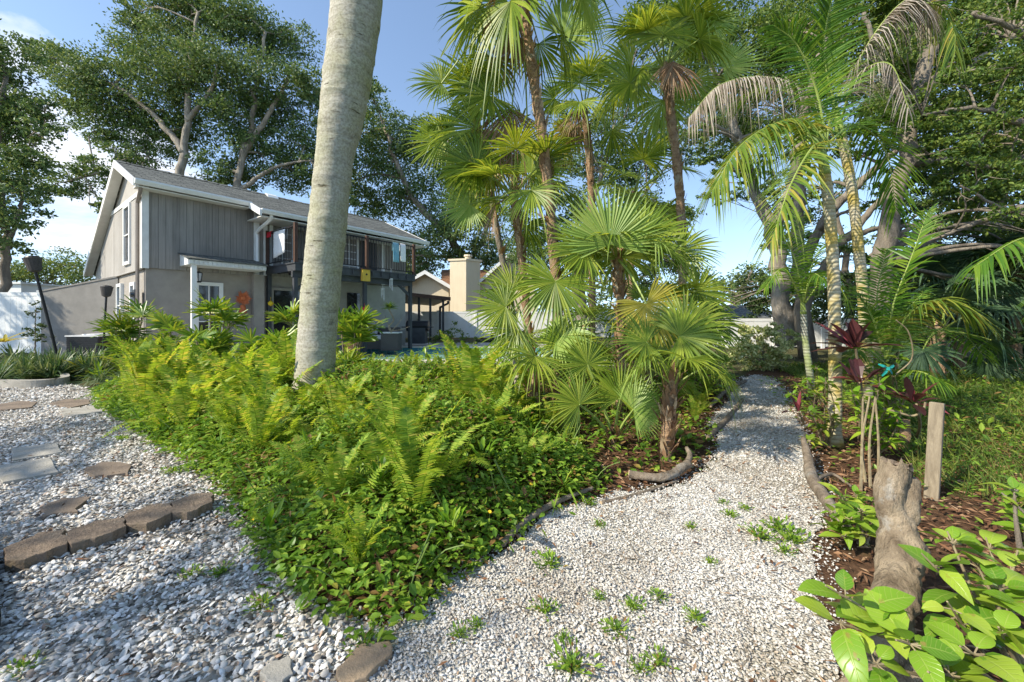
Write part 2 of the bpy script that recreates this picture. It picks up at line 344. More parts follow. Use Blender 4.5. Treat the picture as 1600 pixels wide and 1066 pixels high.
def add_veins(m):
    t = m.node_tree; l = t.links.new; N = lambda ty, **k: mk(t, ty, k)
    at = N('ShaderNodeAttribute', attribute_name='luv'); sp = N('ShaderNodeSeparateXYZ'); l(at.outputs['Vector'], sp.inputs[0])
    ab = N('ShaderNodeMath', operation='ABSOLUTE'); l(sp.outputs[0], ab.inputs[0])
    a1 = N('ShaderNodeMath', operation='MULTIPLY_ADD'); l(ab.outputs[0], a1.inputs[0]); a1.inputs[1].default_value = -.2; l(sp.outputs[1], a1.inputs[2])
    a2 = N('ShaderNodeMath', operation='MULTIPLY'); l(a1.outputs[0], a2.inputs[0]); a2.inputs[1].default_value = 8.
    fr = N('ShaderNodeMath', operation='FRACT'); l(a2.outputs[0], fr.inputs[0])
    r1 = ramp(t, [(0,(1,1,1)),(.1,(0,0,0)),(.9,(0,0,0)),(1,(1,1,1))]); l(fr.outputs[0], r1.inputs[0])
    r2 = ramp(t, [(.03,(1,1,1)),(.07,(0,0,0))]); l(ab.outputs[0], r2.inputs[0])
    mxx = N('ShaderNodeMath', operation='MAXIMUM'); l(r1.outputs[0], mxx.inputs[0]); l(r2.outputs[0], mxx.inputs[1])
    b = next(n for n in t.nodes if n.type == 'BSDF_PRINCIPLED'); src = b.inputs['Base Color'].links[0].from_socket
    cm = N('ShaderNodeMix', data_type='RGBA'); sc_ = N('ShaderNodeMath', operation='MULTIPLY'); l(mxx.outputs[0], sc_.inputs[0]); sc_.inputs[1].default_value = .45
    l(sc_.outputs[0], cm.inputs[0]); l(src, cm.inputs[6]); cm.inputs[7].default_value = (.42,.5,.12,1); l(cm.outputs[2], b.inputs['Base Color'])
    nz = N('ShaderNodeTexNoise', i_Scale=34., i_Detail=5.); tcc = N('ShaderNodeTexCoord'); l(tcc.outputs['Object'], nz.inputs['Vector']); rs = ramp(t, [(.66,(0,0,0)),(.71,(.8,.8,.8))]); l(nz.outputs[0], rs.inputs[0])
    c2 = N('ShaderNodeMix', data_type='RGBA'); l(rs.outputs[0], c2.inputs[0]); l(cm.outputs[2], c2.inputs[6]); c2.inputs[7].default_value = (.3,.22,.06,1); l(c2.outputs[2], b.inputs['Base Color'])
    bp = N('ShaderNodeBump', i_Strength=.35, i_Distance=.004, invert=True); l(mxx.outputs[0], bp.inputs['Height']); l(bp.outputs[0], b.inputs['Normal'])
    return m
m_big = LM('broad_leaf', [(0,(.09,.22,.015)),(.5,(.18,.34,.025)),(1,(.32,.44,.04))], .4, .32)
m_red = LM('maroon_leaf', [(0,(.035,.018,.02)),(.5,(.075,.028,.03)),(.85,(.13,.04,.04)),(1,(.26,.055,.07))], .3, .35)
m_bark = M('grey_bark', (.3,.255,.2), (.12,.1,.08), .9, 5, .9, 18, .15, stretch=(1,1,.3), bdist=.05)
m_barkp = M('pale_bark', (.38,.335,.28), (.17,.145,.115), .9, 5, .9, 16, .15, stretch=(1,1,.35), bdist=.05)
m_barkt = M('tan_bark', (.54,.43,.3), (.2,.15,.1), .9, 13, 1., 38, .15, stretch=(1,1,.45), dirt=((.6,.58,.52),9.,.62), bdist=.04, detail=10)
m_palmbark = M('palm_bark', (.46,.31,.19), (.2,.12,.07), .95, 14, 1., 40, .1, stretch=(1,1,1.6), bdist=.03, dirt=((.34,.28,.2),5,.52))
m_boot = LM('leaf_boot', [(0,(.16,.09,.05)),(.5,(.34,.2,.11)),(1,(.5,.38,.24))], .1, .85)
m_pet = M('petiole', (.3,.36,.09), (.2,.28,.06), .5, 8)
m_royal = royal_mat('royal_palm_bark')
m_ring = ringed_mat('ringed_stem', (.42,.38,.27), (.29,.245,.165), (.38,.29,.07))
m_ring2 = ringed_mat('ringed_grey_stem', (.36,.36,.3), (.18,.17,.13), (.24,.28,.12), 7)
m_stem = M('twig', (.3,.25,.15), (.16,.12,.07), .8, 20)
m_gstem = M('green_stem', (.17,.24,.06), (.1,.15,.03), .6, 20)
m_mulch = M('mulch', (.17,.095,.055), (.06,.035,.022), 1., 22, 1., 60, .1, dirt=((.08,.1,.03),2.,.6))
m_soil = M('lawn_soil', (.1,.11,.04), (.07,.05,.03), 1., 3, .8, 60, .1)
m_shellbed = shell_ground_mat('shell_bed', 46, [(0,(.2,.18,.15)),(.25,(.42,.39,.34)),(.7,(.6,.57,.52)),(1,(.72,.7,.66))])
m_pathbed = shell_ground_mat('path_bed', 85, [(0,(.3,.27,.23)),(.25,(.5,.47,.42)),(.7,(.66,.64,.6)),(1,(.76,.75,.72))])
m_shell = RM('shell', [(0,(.16,.13,.1)),(.12,(.38,.34,.29)),(.35,(.56,.53,.48)),(.8,(.7,.68,.64)),(.93,(.76,.74,.71)),(.97,(.5,.36,.26)),(1,(.3,.2,.14))], .6, .25, .35, dirt=1.3)
m_chip = RM('path_shell', [(0,(.3,.26,.21)),(.12,(.5,.46,.4)),(.35,(.53,.51,.475)),(.85,(.64,.625,.595)),(.95,(.45,.37,.29)),(1,(.28,.19,.12))], .65, 0, dirt=1.6)
m_litter = RM('leaf_litter', [(0,(.07,.035,.02)),(.4,(.17,.085,.045)),(.8,(.26,.15,.085)),(1,(.38,.26,.16))], .9, 0, .1)
m_paver = M('concrete_paver', (.42,.39,.34), (.3,.28,.24), .9, 5, .4, 90, .2, dirt=((.2,.18,.14),2.5,.58))
m_flag = M('flagstone', (.26,.2,.15), (.14,.11,.085), .9, 5, .5, 60, .2)
m_flag2 = M('tan_flagstone', (.42,.31,.2), (.27,.19,.125), .9, 4, .5, 50, .2, dirt=((.13,.1,.08),3,.6))
m_block = M('edging_block', (.33,.25,.18), (.17,.13,.1), .95, 9, .9, 60, .1, dirt=((.13,.12,.07),3.,.6))
m_stucco = M('taupe_stucco', (.37,.335,.295), (.3,.275,.245), .95, 3, .5, 120, .1)
m_stucco2 = M('grey_stucco', (.3,.28,.255), (.235,.22,.2), .95, 3, .5, 110, .1)
m_stucco_sun = M('sunlit_pale_stucco', (.42,.42,.38), (.33,.33,.3), .95, 3, .6, 60, .1)  # paler than the house stucco: sunlight on this end put into the colour
m_siding_shade = plank_mat('grey_siding_shaded', (.31,.288,.262), (.165,.153,.14))  # front boards, darker: the shade on this side is in the colour
m_siding_sun = plank_mat('grey_siding_sunlit', (.4,.375,.345), (.27,.25,.225))  # same boards on the gable, lightened for the sun falling there
m_panel = M('gable_panel', (.41,.385,.35), (.36,.335,.3), .9, 2)
m_white = M('white_paint', (.8,.8,.78), (.72,.72,.69), .5, 3)
m_trim = M('white_trim', (.78,.77,.74), (.66,.65,.61), .55, 4)
m_roof = brick_mat('grey_shingles', ((.19,.195,.18),(.1,.105,.1),(.05,.05,.05)), 1., .32, .145)
m_roofb = brick_mat('brown_shingles', ((.27,.14,.075),(.19,.1,.06),(.1,.06,.04)), 1., .32, .16)
m_slate = M('slate_paint', (.062,.066,.074), (.042,.045,.05), .6, 5)
m_maho = M('brown_post', (.095,.05,.034), (.055,.03,.022), .6, 8)
m_blackm = M('black_metal', (.02,.02,.022), (.012,.012,.013), .45, 10)
m_glass = glass_mat('window_glass'); m_glassd = glass_mat('dark_glass', (.02,.02,.022))
m_brown = M('brown_downspout', (.3,.25,.21), (.24,.2,.17), .5, 4)
m_beige = plank_mat('beige_siding', (.68,.58,.42), (.57,.48,.34))
m_terra = M('terracotta', (.5,.2,.1), (.38,.15,.08), .8, 6)
m_wicker = M('wicker', (.1,.09,.085), (.05,.045,.045), .8, 60, .8, 90)
m_cush = M('cushion_fabric', (.6,.6,.6), (.5,.5,.51), .9, 5)
m_cushp = M('patterned_cushion', (.6,.6,.58), (.22,.23,.25), .9, 30)
m_towel = M('white_towel', (.82,.82,.82), (.76,.76,.77), .95, 20, .3, 150)
m_redc = M('red_cloth', (.6,.03,.05), (.4,.02,.03), .9, 8)
m_bluec = M('turquoise_towel', (.12,.34,.46), (.3,.45,.5), .9, 3)
m_ybox = M('yellow_box', (.62,.42,.06), (.5,.32,.05), .7, 5)
m_yell = M('yellow_petal', (.75,.55,.03), (.68,.4,.02), .6, 5)
m_orange = M('orange_ornament', (.6,.17,.06), (.4,.1,.04), .6, 8)
m_coping = M('pool_coping', (.62,.58,.5), (.52,.48,.41), .8, 4, .2, 60)
m_tile = brick_mat('pool_tile', ((.05,.2,.3),(.1,.32,.36),(.4,.45,.45)), 1., .3, .15, .1)
m_poolw = M('pool_plaster', (.35,.6,.58), (.3,.52,.5), .8, 3)
m_deckc = M('deck_concrete', (.48,.45,.4), (.38,.35,.31), .9, 2, .2, 50)
m_post = cut_wood('weathered_post', (.31,.255,.175), (.13,.1,.065))
m_log = M('branch_bark', (.31,.25,.19), (.12,.095,.07), .9, 14, 1., 40, .1, stretch=(1,1,1), dirt=((.36,.34,.3),5,.6))
m_cut = M('cut_end', (.55,.42,.27), (.4,.29,.18), .8, 12)
m_pipe = M('black_drainpipe', (.018,.018,.02), (.012,.012,.012), .5, 8)
m_teal = M('teal_ribbon', (.02,.3,.26), (.01,.2,.18), .5, 8)

# ------------------------------------------------------------------ camera, light, sky
cam = bpy.data.cameras.new('camera'); co = bpy.data.objects.new('camera', cam); COL.objects.link(co); sc.camera = co
cam.sensor_width = 36; cam.lens = 36*F/1600; cam.shift_y = -(533-HZ)/1600; cam.clip_start = .05; cam.clip_end = 900
co.location = (0,0,CH); co.rotation_euler = (R(90),0,0)
SD = unit(np.array([-.876,-.482,.80]))                      # towards the sun
az, el = math.atan2(SD[0], SD[1]), math.asin(SD[2])
sun = bpy.data.lights.new('sun', 'SUN'); so = bpy.data.objects.new('sun', sun); COL.objects.link(so)
sun.energy = 3.9; sun.angle = R(.5); sun.color = (1.,.92,.76)
from mathutils import Vector
so.rotation_euler = Vector(SD).to_track_quat('Z','Y').to_euler(); so.location = (-20,-10,30)
w = bpy.data.worlds.new('World'); sc.world = w; w.use_nodes = True; t = w.node_tree; t.nodes.clear(); l = t.links.new
def N(ty, **k): return mk(t, ty, k)
out = N('ShaderNodeOutputWorld'); bg = N('ShaderNodeBackground'); bg.inputs[1].default_value = .15
sky = N('ShaderNodeTexSky', sky_type='NISHITA', sun_disc=False, sun_elevation=el, sun_rotation=az, altitude=10., air_density=1.0, dust_density=.25, ozone_density=2.6)
tc = N('ShaderNodeTexCoord'); hz = N('ShaderNodeMapping'); hz.inputs['Location'].default_value = (0,0,.11); hz.inputs['Scale'].default_value = (1,1,.95); l(tc.outputs['Generated'], hz.inputs[0]); l(hz.outputs[0], sky.inputs[0])
mp = N('ShaderNodeMapping'); mp.inputs['Scale'].default_value = (1,1,3.2); l(tc.outputs['Generated'], mp.inputs[0])
nz = N('ShaderNodeTexNoise', i_Scale=3.3, i_Detail=8., i_Roughness=.58, i_Distortion=.2); l(mp.outputs[0], nz.inputs['Vector'])
dt = N('ShaderNodeVectorMath', operation='DOT_PRODUCT'); l(tc.outputs['Generated'], dt.inputs[0]); dt.inputs[1].default_value = unit(np.array([-1.12,1.,.35]))
mr = N('ShaderNodeMapRange', interpolation_type='SMOOTHSTEP'); l(dt.outputs['Value'], mr.inputs[0])
for i_, v_ in ((1,.955),(2,.995),(3,-.3),(4,.12)): mr.inputs[i_].default_value = v_
ad = N('ShaderNodeMath', operation='ADD'); l(nz.outputs[0], ad.inputs[0]); l(mr.outputs[0], ad.inputs[1])
rp = ramp(t, [(.52,(0,0,0)),(.68,(.9,.9,.9))]); l(ad.outputs[0], rp.inputs[0])
mx = N('ShaderNodeMix', data_type='RGBA'); l(rp.outputs[0], mx.inputs[0]); l(sky.outputs[0], mx.inputs[6]); mx.inputs[7].default_value = (4.6,4.7,5.0,1)
tn = N('ShaderNodeMix', data_type='RGBA', blend_type='MULTIPLY', n0=1.0); l(sky.outputs[0], tn.inputs[6]); tn.inputs[7].default_value = (1.25,1.15,1.04,1); l(tn.outputs[2], mx.inputs[6]); l(mx.outputs[2], bg.inputs[0]); l(bg.outputs[0], out.inputs[0])
vs = sc.view_settings; vs.view_transform = 'Standard'; vs.look = 'None'; vs.exposure = .9; vs.gamma = 1.
sc.cycles.max_bounces = 8; sc.cycles.diffuse_bounces = 4; sc.cycles.transmission_bounces = 4; sc.cycles.caustics_reflective = False; sc.cycles.caustics_refractive = False

# ------------------------------------------------------------------ plan outlines
PATH_L = [G(*p)[:2] for p in ((560,1040),(600,985),(700,905),(790,862),(850,806),(940,782),(1080,752),(1122,705),(1112,660),(1140,622),(1150,600),(1165,590))]
PATH_R = [G(*p)[:2] for p in ((1180,586),(1205,592),(1228,610),(1245,640),(1262,680),(1262,720),(1290,800),(1275,900),(1300,1000),(1310,1066))]
path_poly = PATH_L+PATH_R+[np.array([.95,.75]), np.array([-.55,.75])]
YARD_R = [G(*p)[:2] for p in ((560,1040),(600,985),(500,950),(430,900),(395,830),(352,765),(300,725),(235,685),(165,640),(150,615))]
yard_poly = [np.array([-.55,.75])]+YARD_R+[np.array([-7.4,6.75]), np.array([-14,6.9]), np.array([-14,.75])]
bed_poly = [p for p in YARD_R[1:]]+[np.array([-6.9,7.6]), np.array([-5,8.6]), np.array([0,8.6]), np.array([4.1,8.8])]+PATH_L[::-1][:-1]
right_poly = PATH_R+[np.array([.95,.75]), np.array([14,.75]), np.array([14,14.]), np.array([5.2,14.]), np.array([4.9,8.2])]
right_poly = [p-np.array([.22,0]) for p in PATH_R]+right_poly[len(PATH_R):]

# ground: one large sheet, lawn soil, then the beds a few millimetres above
PX0, PX1, PY0, PY1 = -5.6, 2.2, 10.6, 15.3                   # the pool basin: an opening in the ground
def holed(name, x0, y0, x1, y1, z, mat):
    mb = MB(); X = (x0,PX0,PX1,x1); Y = (y0,PY0,PY1,y1)
    for i in range(3):
        for j in range(3):
            if (i,j) != (1,1): mb.add([(X[i],Y[j],z),(X[i+1],Y[j],z),(X[i+1],Y[j+1],z),(X[i],Y[j+1],z)], [(0,1,2,3)])
    return struct(mb, name, mat)
holed('ground', -260,-60,260,420,0., m_soil)
ngon('mulch_bed', rough_poly(bed_poly), .004, m_mulch)
ngon('mulch_ground', rough_poly(right_poly[:len(PATH_R)+2]+[np.array([9.,5.]), np.array([6.,9.5]), np.array([5.0,8.4])]), .005, m_mulch)
ngon('shell_yard', rough_poly(yard_poly), .008, m_shellbed)
ngon('shell_path', rough_poly(path_poly), .012, m_pathbed)

def shells(poly, dens, r0, r1, zmax, sides=7):
    x, y = scatter(poly, dens); n = len(x)
    # keep what the lens or a step aside could see
    k = (y > .8) & (np.abs(x) < 1.45*y+.6); x, y = x[k], y[k]; n = len(x)
    r = rng.uniform(r0, r1, n)*rng.choice([.6,.8,1,1,1.2], n)
    c = np.stack([x, y, rng.uniform(.012, .012+zmax, n)], 1)
    nrm = unit(np.stack([rng.normal(0,.5,n), rng.normal(0,.5,n), rng.choice([1,1,-1], n)], 1))
    u = unit(np.cross(nrm, randunit(n))); v = np.cross(nrm, u)
    a = np.arange(sides)*2*pi/sides; asp = rng.uniform(.62,.95,n)[:,None]
    rad = r[:,None]*(1+.09*rng.normal(size=(n,sides)))
    ring = c[:,None,:]+(np.cos(a)*rad)[...,None]*u[:,None,:]+(np.sin(a)*rad*asp)[...,None]*v[:,None,:]
    mid = c[:,None,:]+nrm[:,None,:]*(r*.26)[:,None,None]+ (0.55*(ring-c[:,None,:]))
    top = (c+nrm*(r*.33)[:,None])[:,None,:]
    V = np.concatenate([ring, mid, top], 1); K = 2*sides+1; b = (np.arange(n)*K)[:,None]
    i = np.arange(sides); j = (i+1) % sides
    q = np.stack([i, j, j+sides, i+sides], 1)[None]+b[...,None]; tt = np.stack([i+sides, j+sides, np.full(sides, 2*sides)], 1)[None]+b[...,None]
    return V.reshape(-1,3), q.reshape(-1,4), tt.reshape(-1,3)
mb = MB()
for (y0,y1,dens,a,b) in ((.8,2.0,5600,.006,.0148),(2.0,3.4,3600,.007,.015),(3.4,5.,2000,.009,.017),(5.,7.0,1000,.011,.019)):
    lo = np.array([-min(10, 1.5*y1+.4), y0]); sub = [np.array([lo[0],y0]), np.array([0.2,y0]), np.array([0.2,y1]), np.array([lo[0],y1])]
    V, q, tt = shells(sub, dens, a, b, .014)
    cpt = V.reshape(-1,15,3)[:,14,:2]; k = inpoly(cpt[:,0]+rng.normal(0,.03,len(cpt)), cpt[:,1]+rng.normal(0,.03,len(cpt)), yard_poly)
    V = V.reshape(-1,15,3)[k]; n = len(V); bb = (np.arange(n)*15)[:,None,None]; i = np.arange(7); j = (i+1) % 7
    mb.add(V.reshape(-1,3), (np.stack([i,j,j+7,i+7],1)[None]+bb).reshape(-1,4), (np.stack([i+7,j+7,np.full(7,14)],1)[None]+bb).reshape(-1,3))
solo(mb, 'shells', m_shell, 'loose white and grey sea shells covering the yard on the left', 'shells', (-2,2,0), True, kind='stuff')
mb = MB()
for (y0,y1,dens,a,b) in ((.8,2.0,13500,.0036,.0078),(2.0,3.2,8000,.0042,.009),(3.2,5.,3000,.007,.013),(5.,8.,1300,.009,.016)):
    sub = [np.array([-.7,y0]), np.array([min(5.2,.7*y1+.6),y0]), np.array([min(5.2,.7*y1+.6),y1]), np.array([-.7,y1])]
    V, q, tt = shells(sub, dens, a, b, .008, 5)
    cpt = V.reshape(-1,11,3)[:,10,:2]; k = inpoly(cpt[:,0]+rng.normal(0,.06,len(cpt)), cpt[:,1]+rng.normal(0,.06,len(cpt)), path_poly)
    V = V.reshape(-1,11,3)[k]; n = len(V); bb = (np.arange(n)*11)[:,None,None]; i = np.arange(5); j = (i+1) % 5
    mb.add(V.reshape(-1,3), (np.stack([i,j,j+5,i+5],1)[None]+bb).reshape(-1,4), (np.stack([i+5,j+5,np.full(5,10)],1)[None]+bb).reshape(-1,3))
solo(mb, 'crushed_shells', m_chip, 'fine crushed white shell covering the winding path', 'gravel', (1,2,0), False, kind='stuff')

# leaf litter and mulch chips
def chips(mb, x, y, z, L, W):
    n = len(x); c = np.stack([x,y,np.broadcast_to(z,(n,))],1); d = unit(np.stack([rng.normal(size=n), rng.normal(size=n), rng.normal(0,.2,n)],1))
    mb.leaves(c, d, unit(np.stack([rng.normal(0,.35,n), rng.normal(0,.35,n), np.ones(n)],1)), L*rng.uniform(.5,1.3,n), W*rng.uniform(.6,1.3,n))
mb = MB()
x, y = scatter(bed_poly, 700); d = edge_dist(x, y, PATH_L[::-1]+[PATH_L[0]]); k = (rng.random(len(x)) < np.exp(-d/.7)) & (y < 7); chips(mb, x[k], y[k], rng.uniform(.012,.03,k.sum()), .06, .018)
x, y = scatter([np.array([.8,.8]), np.array([2.5,.8]), np.array([6.5,5.]), np.array([5.5,8.]), np.array([3.6,5.2]), np.array([2.7,3.6]), np.array([1.6,2.])], 900); chips(mb, x, y, rng.uniform(.012,.03,len(x)), .055, .015)
d = edge_dist(x, y, PATH_L)
x, y = scatter(path_poly, 160); d = edge_dist(x, y, path_poly); k = rng.random(len(x)) < np.exp(-d/.16)+.03; chips(mb, x[k], y[k], rng.uniform(.026,.034,k.sum()), .05, .012)
x, y = scatter([np.array([-4,.9]), np.array([-.6,.9]), np.array([-1.,2.6]), np.array([-6.,6.4])], 26); chips(mb, x, y, .035, .05, .012)
solo(mb, 'leaf_litter', m_litter, 'brown dead leaves and bark chips along the bed edges', 'leaf litter', (1,3,0), kind='stuff')
# ------------------------------------------------------------------ the house (own frame: t along the front wall, s back from it)
HA = math.atan2(.8026,.5965); HC = np.array([-9.616,10.385,0.])
d1 = np.array([cos(HA), sin(HA), 0]); d2 = np.array([-sin(HA), cos(HA), 0])
def Hw(t, s, z): return HC+d1*t+d2*s+UP*z
house = thing('house', 'two storey grey house with wood siding above stucco and a balcony on slate posts', 'house', HC, HA, local=True)
LEN, RID, BACK = 8.4, 2.04, 7.43
zr = lambda s: 5.66-(RID-s)*.4226 if s <= RID else 5.66-(s-RID)*.525
def B(a, b, mi=0, mb=None): return (mb or MB()).box(a, b, mi)
# stucco ground floor and upper core
mb = MB(); mb.box((.05,.05,0),(LEN-.05,7.3,2.52)); part(mb, 'ground_floor_wall', m_stucco, house)
mb = MB(); mb.prism([(.03,.03,2.5),(.03,7.2,2.5),(.03,7.2,zr(7.2)-.1),(.03,RID,zr(RID)-.1),(.03,.03,zr(.03)-.1)], (LEN-.06,0,0)); part(mb, 'upper_wall', m_panel, house)
mb = MB(); x = .0; wd = .15
for k in range(int(2.58/wd)): mb.box((k*wd+.003,-.004,2.47),((k+1)*wd-.003,.028,4.62))
sd = part(mb, 'front_siding', m_siding_shade, house)
mb = MB()
for k in range(int(5.7/wd)):                                 # balcony wall boards
    mb.box((2.75+k*wd+.005,.0,2.5),(2.75+(k+1)*wd-.007,.03,4.62))
part(mb, 'balcony_wall_siding', m_siding_shade, house)
mb = MB(); s = .0
while s < 5.8:
    e = s+.235; za, zb = min(4.40, zr(s+.02)-.16), min(4.40, zr(e)-.16)
    if max(za,zb) > 2.6: mb.prism([(-.015,s+.006,2.47),(-.015,e-.006,2.47),(-.015,e-.006,max(zb,2.55)),(-.015,s+.006,max(za,2.55))], (.043,0,0))
    s = e
part(mb, 'gable_siding', m_siding_sun, house)
mb = MB(); mb.box((-.035,.02,4.41),(.03,4.4,4.53)); mb.box((-.03,-.04,2.45),(.1,-.016,4.62)); mb.box((-.04,-.045,2.45),(-.016,.085,4.62)); mb.box((2.58,-.05,2.45),(2.72,.03,4.62)); part(mb, 'trim_board', m_trim, house)
mb = MB(); mb.box((-.03,.1,2.43),(.02,5.9,2.47)); part(mb, 'band_board', m_siding_sun, house)
# roof: two planes front (the second runs further out over the balcony), one long plane at the back
def slope(mb, t0, t1, s0, s1, th=.1):
    a, b = zr(s0), zr(s1)
    mb.prism([(t0,s0,a),(t0,s1,b),(t0,s1,b-th),(t0,s0,a-th)], (t1-t0,0,0))
mb = MB(); slope(mb,-.22,2.36,-.35,RID); slope(mb,2.36,8.75,-1.06,RID); slope(mb,-.22,8.75,RID,BACK)
roof = part(mb, 'roof', m_roof, house)
mb = MB()
for t in np.arange(-.22,8.7,.31): mb.prism([(t,RID-.14,zr(RID-.14)+.012),(t,RID,zr(RID)+.03),(t,RID+.14,zr(RID+.14)+.012)], (.29,0,.012))
part(mb, 'ridge_cap', m_roof, roof)
mb = MB()
mb.prism([(-.26,-.37,zr(-.37)+.015),(-.26,RID,zr(RID)+.015),(-.26,RID,zr(RID)-.2),(-.26,-.37,zr(-.37)-.17)], (.038,0,0))
mb.prism([(-.26,RID,zr(RID)+.015),(-.26,BACK,zr(BACK)+.015),(-.26,BACK,zr(BACK)-.2),(-.26,RID,zr(RID)-.2)], (.038,0,0))
mb.prism([(-.215,-.3,zr(-.3)-.105),(-.215,RID-.01,zr(RID-.01)-.105),(-.215,RID-.01,zr(RID-.01)-.14),(-.215,-.3,zr(-.3)-.14)], (.2,0,0)); mb.prism([(-.215,RID+.01,zr(RID+.01)-.105),(-.215,BACK,zr(BACK)-.105),(-.215,BACK,zr(BACK)-.14),(-.215,RID+.01,zr(RID+.01)-.14)], (.2,0,0))
mb.prism([(8.752,-1.08,zr(-1.08)+.015),(8.752,RID,zr(RID)+.015),(8.752,RID,zr(RID)-.2),(8.752,-1.08,zr(-1.08)-.17)], (.038,0,0))
mb.box((-.2,-.33,4.47),(2.34,.0,4.5)); mb.box((2.4,-1.03,4.14),(8.74,.0,4.17))
part(mb, 'fascia', m_trim, roof)
def gutter(t0, t1, s, z):
    mb = MB(); mb.prism([(t0,s,z),(t0,s-.11,z),(t0,s-.12,z-.04),(t0,s-.07,z-.13),(t0,s,z-.13)], (t1-t0,0,0)); return part(mb, 'gutter', m_white, house)
gutter(-.24,2.36,-.355,zr(-.35)-.0); gutter(2.36,8.76,-1.065,zr(-1.06)-.0)
mb = MB(); mb.prism([(2.30,-.36,zr(-.36)+.012),(2.30,-1.17,zr(-1.17)+.012),(2.30,-1.17,zr(-1.17)-.17),(2.30,-.36,zr(-.36)-.17)], (.058,0,0)); part(mb, 'rake_board', m_white, house)
mb = MB(); mb.prism([(3.7,1.75,zr(1.75)),(3.7,RID,zr(RID)),(3.7,RID,zr(RID)+.07),(3.7,1.82,zr(1.82)+.07)], (.35,0,0)); part(mb, 'roof_vent', m_white, roof)
# downspouts
mb = MB(); mb.tube(bez([(-.1,-.3,4.55),(-.1,-.2,4.4),(-.08,.16,4.2),(-.08,.2,4.0),(-.08,.2,1.2),(-.08,.2,.1)],18), .045, 6); part(mb, 'downspout', m_brown, house)
mb = MB(); mb.tube(bez([(2.66,-1.05,4.27),(2.66,-.95,4.1),(2.64,-.12,3.85),(2.64,-.1,3.6),(2.64,-.1,2.9),(2.6,-.16,2.82)],18), .05, 6); part(mb, 'downspout', m_white, house)
# windows: on the gable wall (x faces) and the front wall (y faces)
def window(axis, a0, a1, z0, z1, nx=1, nz=2, off=-.03, name='window', fr=.09, glass=None, door=False):
    g = glass or m_glass
    def bx(mb, u0,u1,v0,v1,d0,d1_):
        return mb.box((d0,u0,v0),(d1_,u1,v1)) if axis == 'g' else mb.box((u0,d0,v0),(u1,d1_,v1))
    mb = MB(); o = off
    bx(mb,a0-fr,a0,z0-(0 if door else fr),z1+fr,o-.03,o+.05); bx(mb,a1,a1+fr,z0-(0 if door else fr),z1+fr,o-.03,o+.05); bx(mb,a0,a1,z1,z1+fr,o-.03,o+.05)
    if not door: bx(mb,a0,a1,z0-fr,z0,o-.045,o+.05)
    wn = part(mb, name, m_white, house)
    mb = MB(); bx(mb,a0,a1,z0,z1,o+.015,o+.03); part(mb, 'pane', g, wn)
    mb = MB()
    for k in range(1,nx): u = a0+(a1-a0)*k/nx; bx(mb,u-.014,u+.014,z0,z1,o-.008,o+.012)
    for k in range(1,nz): v = z0+(z1-z0)*k/nz; bx(mb,a0,a1,v-.016,v+.016,o-.012,o+.014)
    if mb.n: part(mb, 'muntin', m_white, wn)
    return wn
window('g',1.38,2.0,2.75,4.30,1,2)
window('g',.98,1.36,.95,2.05,1,2,.0); window('g',2.7,3.15,.95,2.1,1,2,.0)
dr = window('f',1.17,1.66,.02,2.08,2,4,.0,'door',.1,m_glassd,True)
mb = MB(); mb.box((1.17,-.012,.02),(1.66,.002,.75)); part(mb, 'door_panel', m_white, dr)
window('f',3.12,3.7,2.84,4.2,2,5,-.01,'french_door',.1,m_glass,True); window('f',5.5,6.1,2.84,4.2,2,5,-.01,'french_door',.1,m_glass,True)
mb = MB(); mb.box((6.28,-.05,2.84),(6.98,-.01,4.2)); mb.box((6.33,-.065,2.95),(6.93,-.052,4.1)); part(mb, 'shutter', m_slate, house)
for t_a, t_b in ((7.2,7.34),(2.84,2.95)): part(MB().box((t_a,-.06,2.5),(t_b,-.005,4.6)), 'trim_post', m_trim, house)
sl = part(MB().box((3.15,.01,.05),(4.5,.045,2.05)), 'sliding_door', m_glassd, house)
mb = MB(); mb.box((3.05,-.02,.02),(3.148,.05,2.14)); mb.box((4.502,-.02,.02),(4.6,.05,2.14)); mb.box((3.15,-.02,2.052),(4.5,.05,2.14)); mb.box((3.8,-.01,.05),(3.86,.008,2.05)); part(mb, 'door_frame', m_stucco, sl)
part(MB().box((5.75,.0,.05),(6.25,.048,2.1)), 'dark_window', m_glassd, house)
mb = MB(); mb.box((2.52,-.16,0),(2.82,.048,2.5)); part(mb, 'pilaster', m_stucco, house)
mb = MB(); mb.box((6.5,-.05,0),(8.38,.045,2.45)); part(mb, 'stucco_panel', m_stucco_sun, house)
# little porch roof over the side door
mb = MB(); mb.prism([(.75,.02,2.92),(.75,-.72,2.72),(.75,-.72,2.58),(.75,.02,2.58)], (1.9,0,0)); pr = part(mb, 'porch_roof', m_white, house)
mb = MB(); mb.prism([(.7,.0,2.955),(.7,-.78,2.745),(.7,-.78,2.725),(.7,.0,2.935)], (1.98,0,0)); part(mb, 'roof_sheet', m_roof, pr)
mb = MB()
for k in range(18): mb.box((.78+k*.103,-.738,2.6),(.86+k*.103,-.722,2.7))
part(mb, 'soffit_boards', m_trim, pr)
part(MB().box((.84,-.68,0),(.95,-.57,2.578)), 'porch_post', m_white, house)
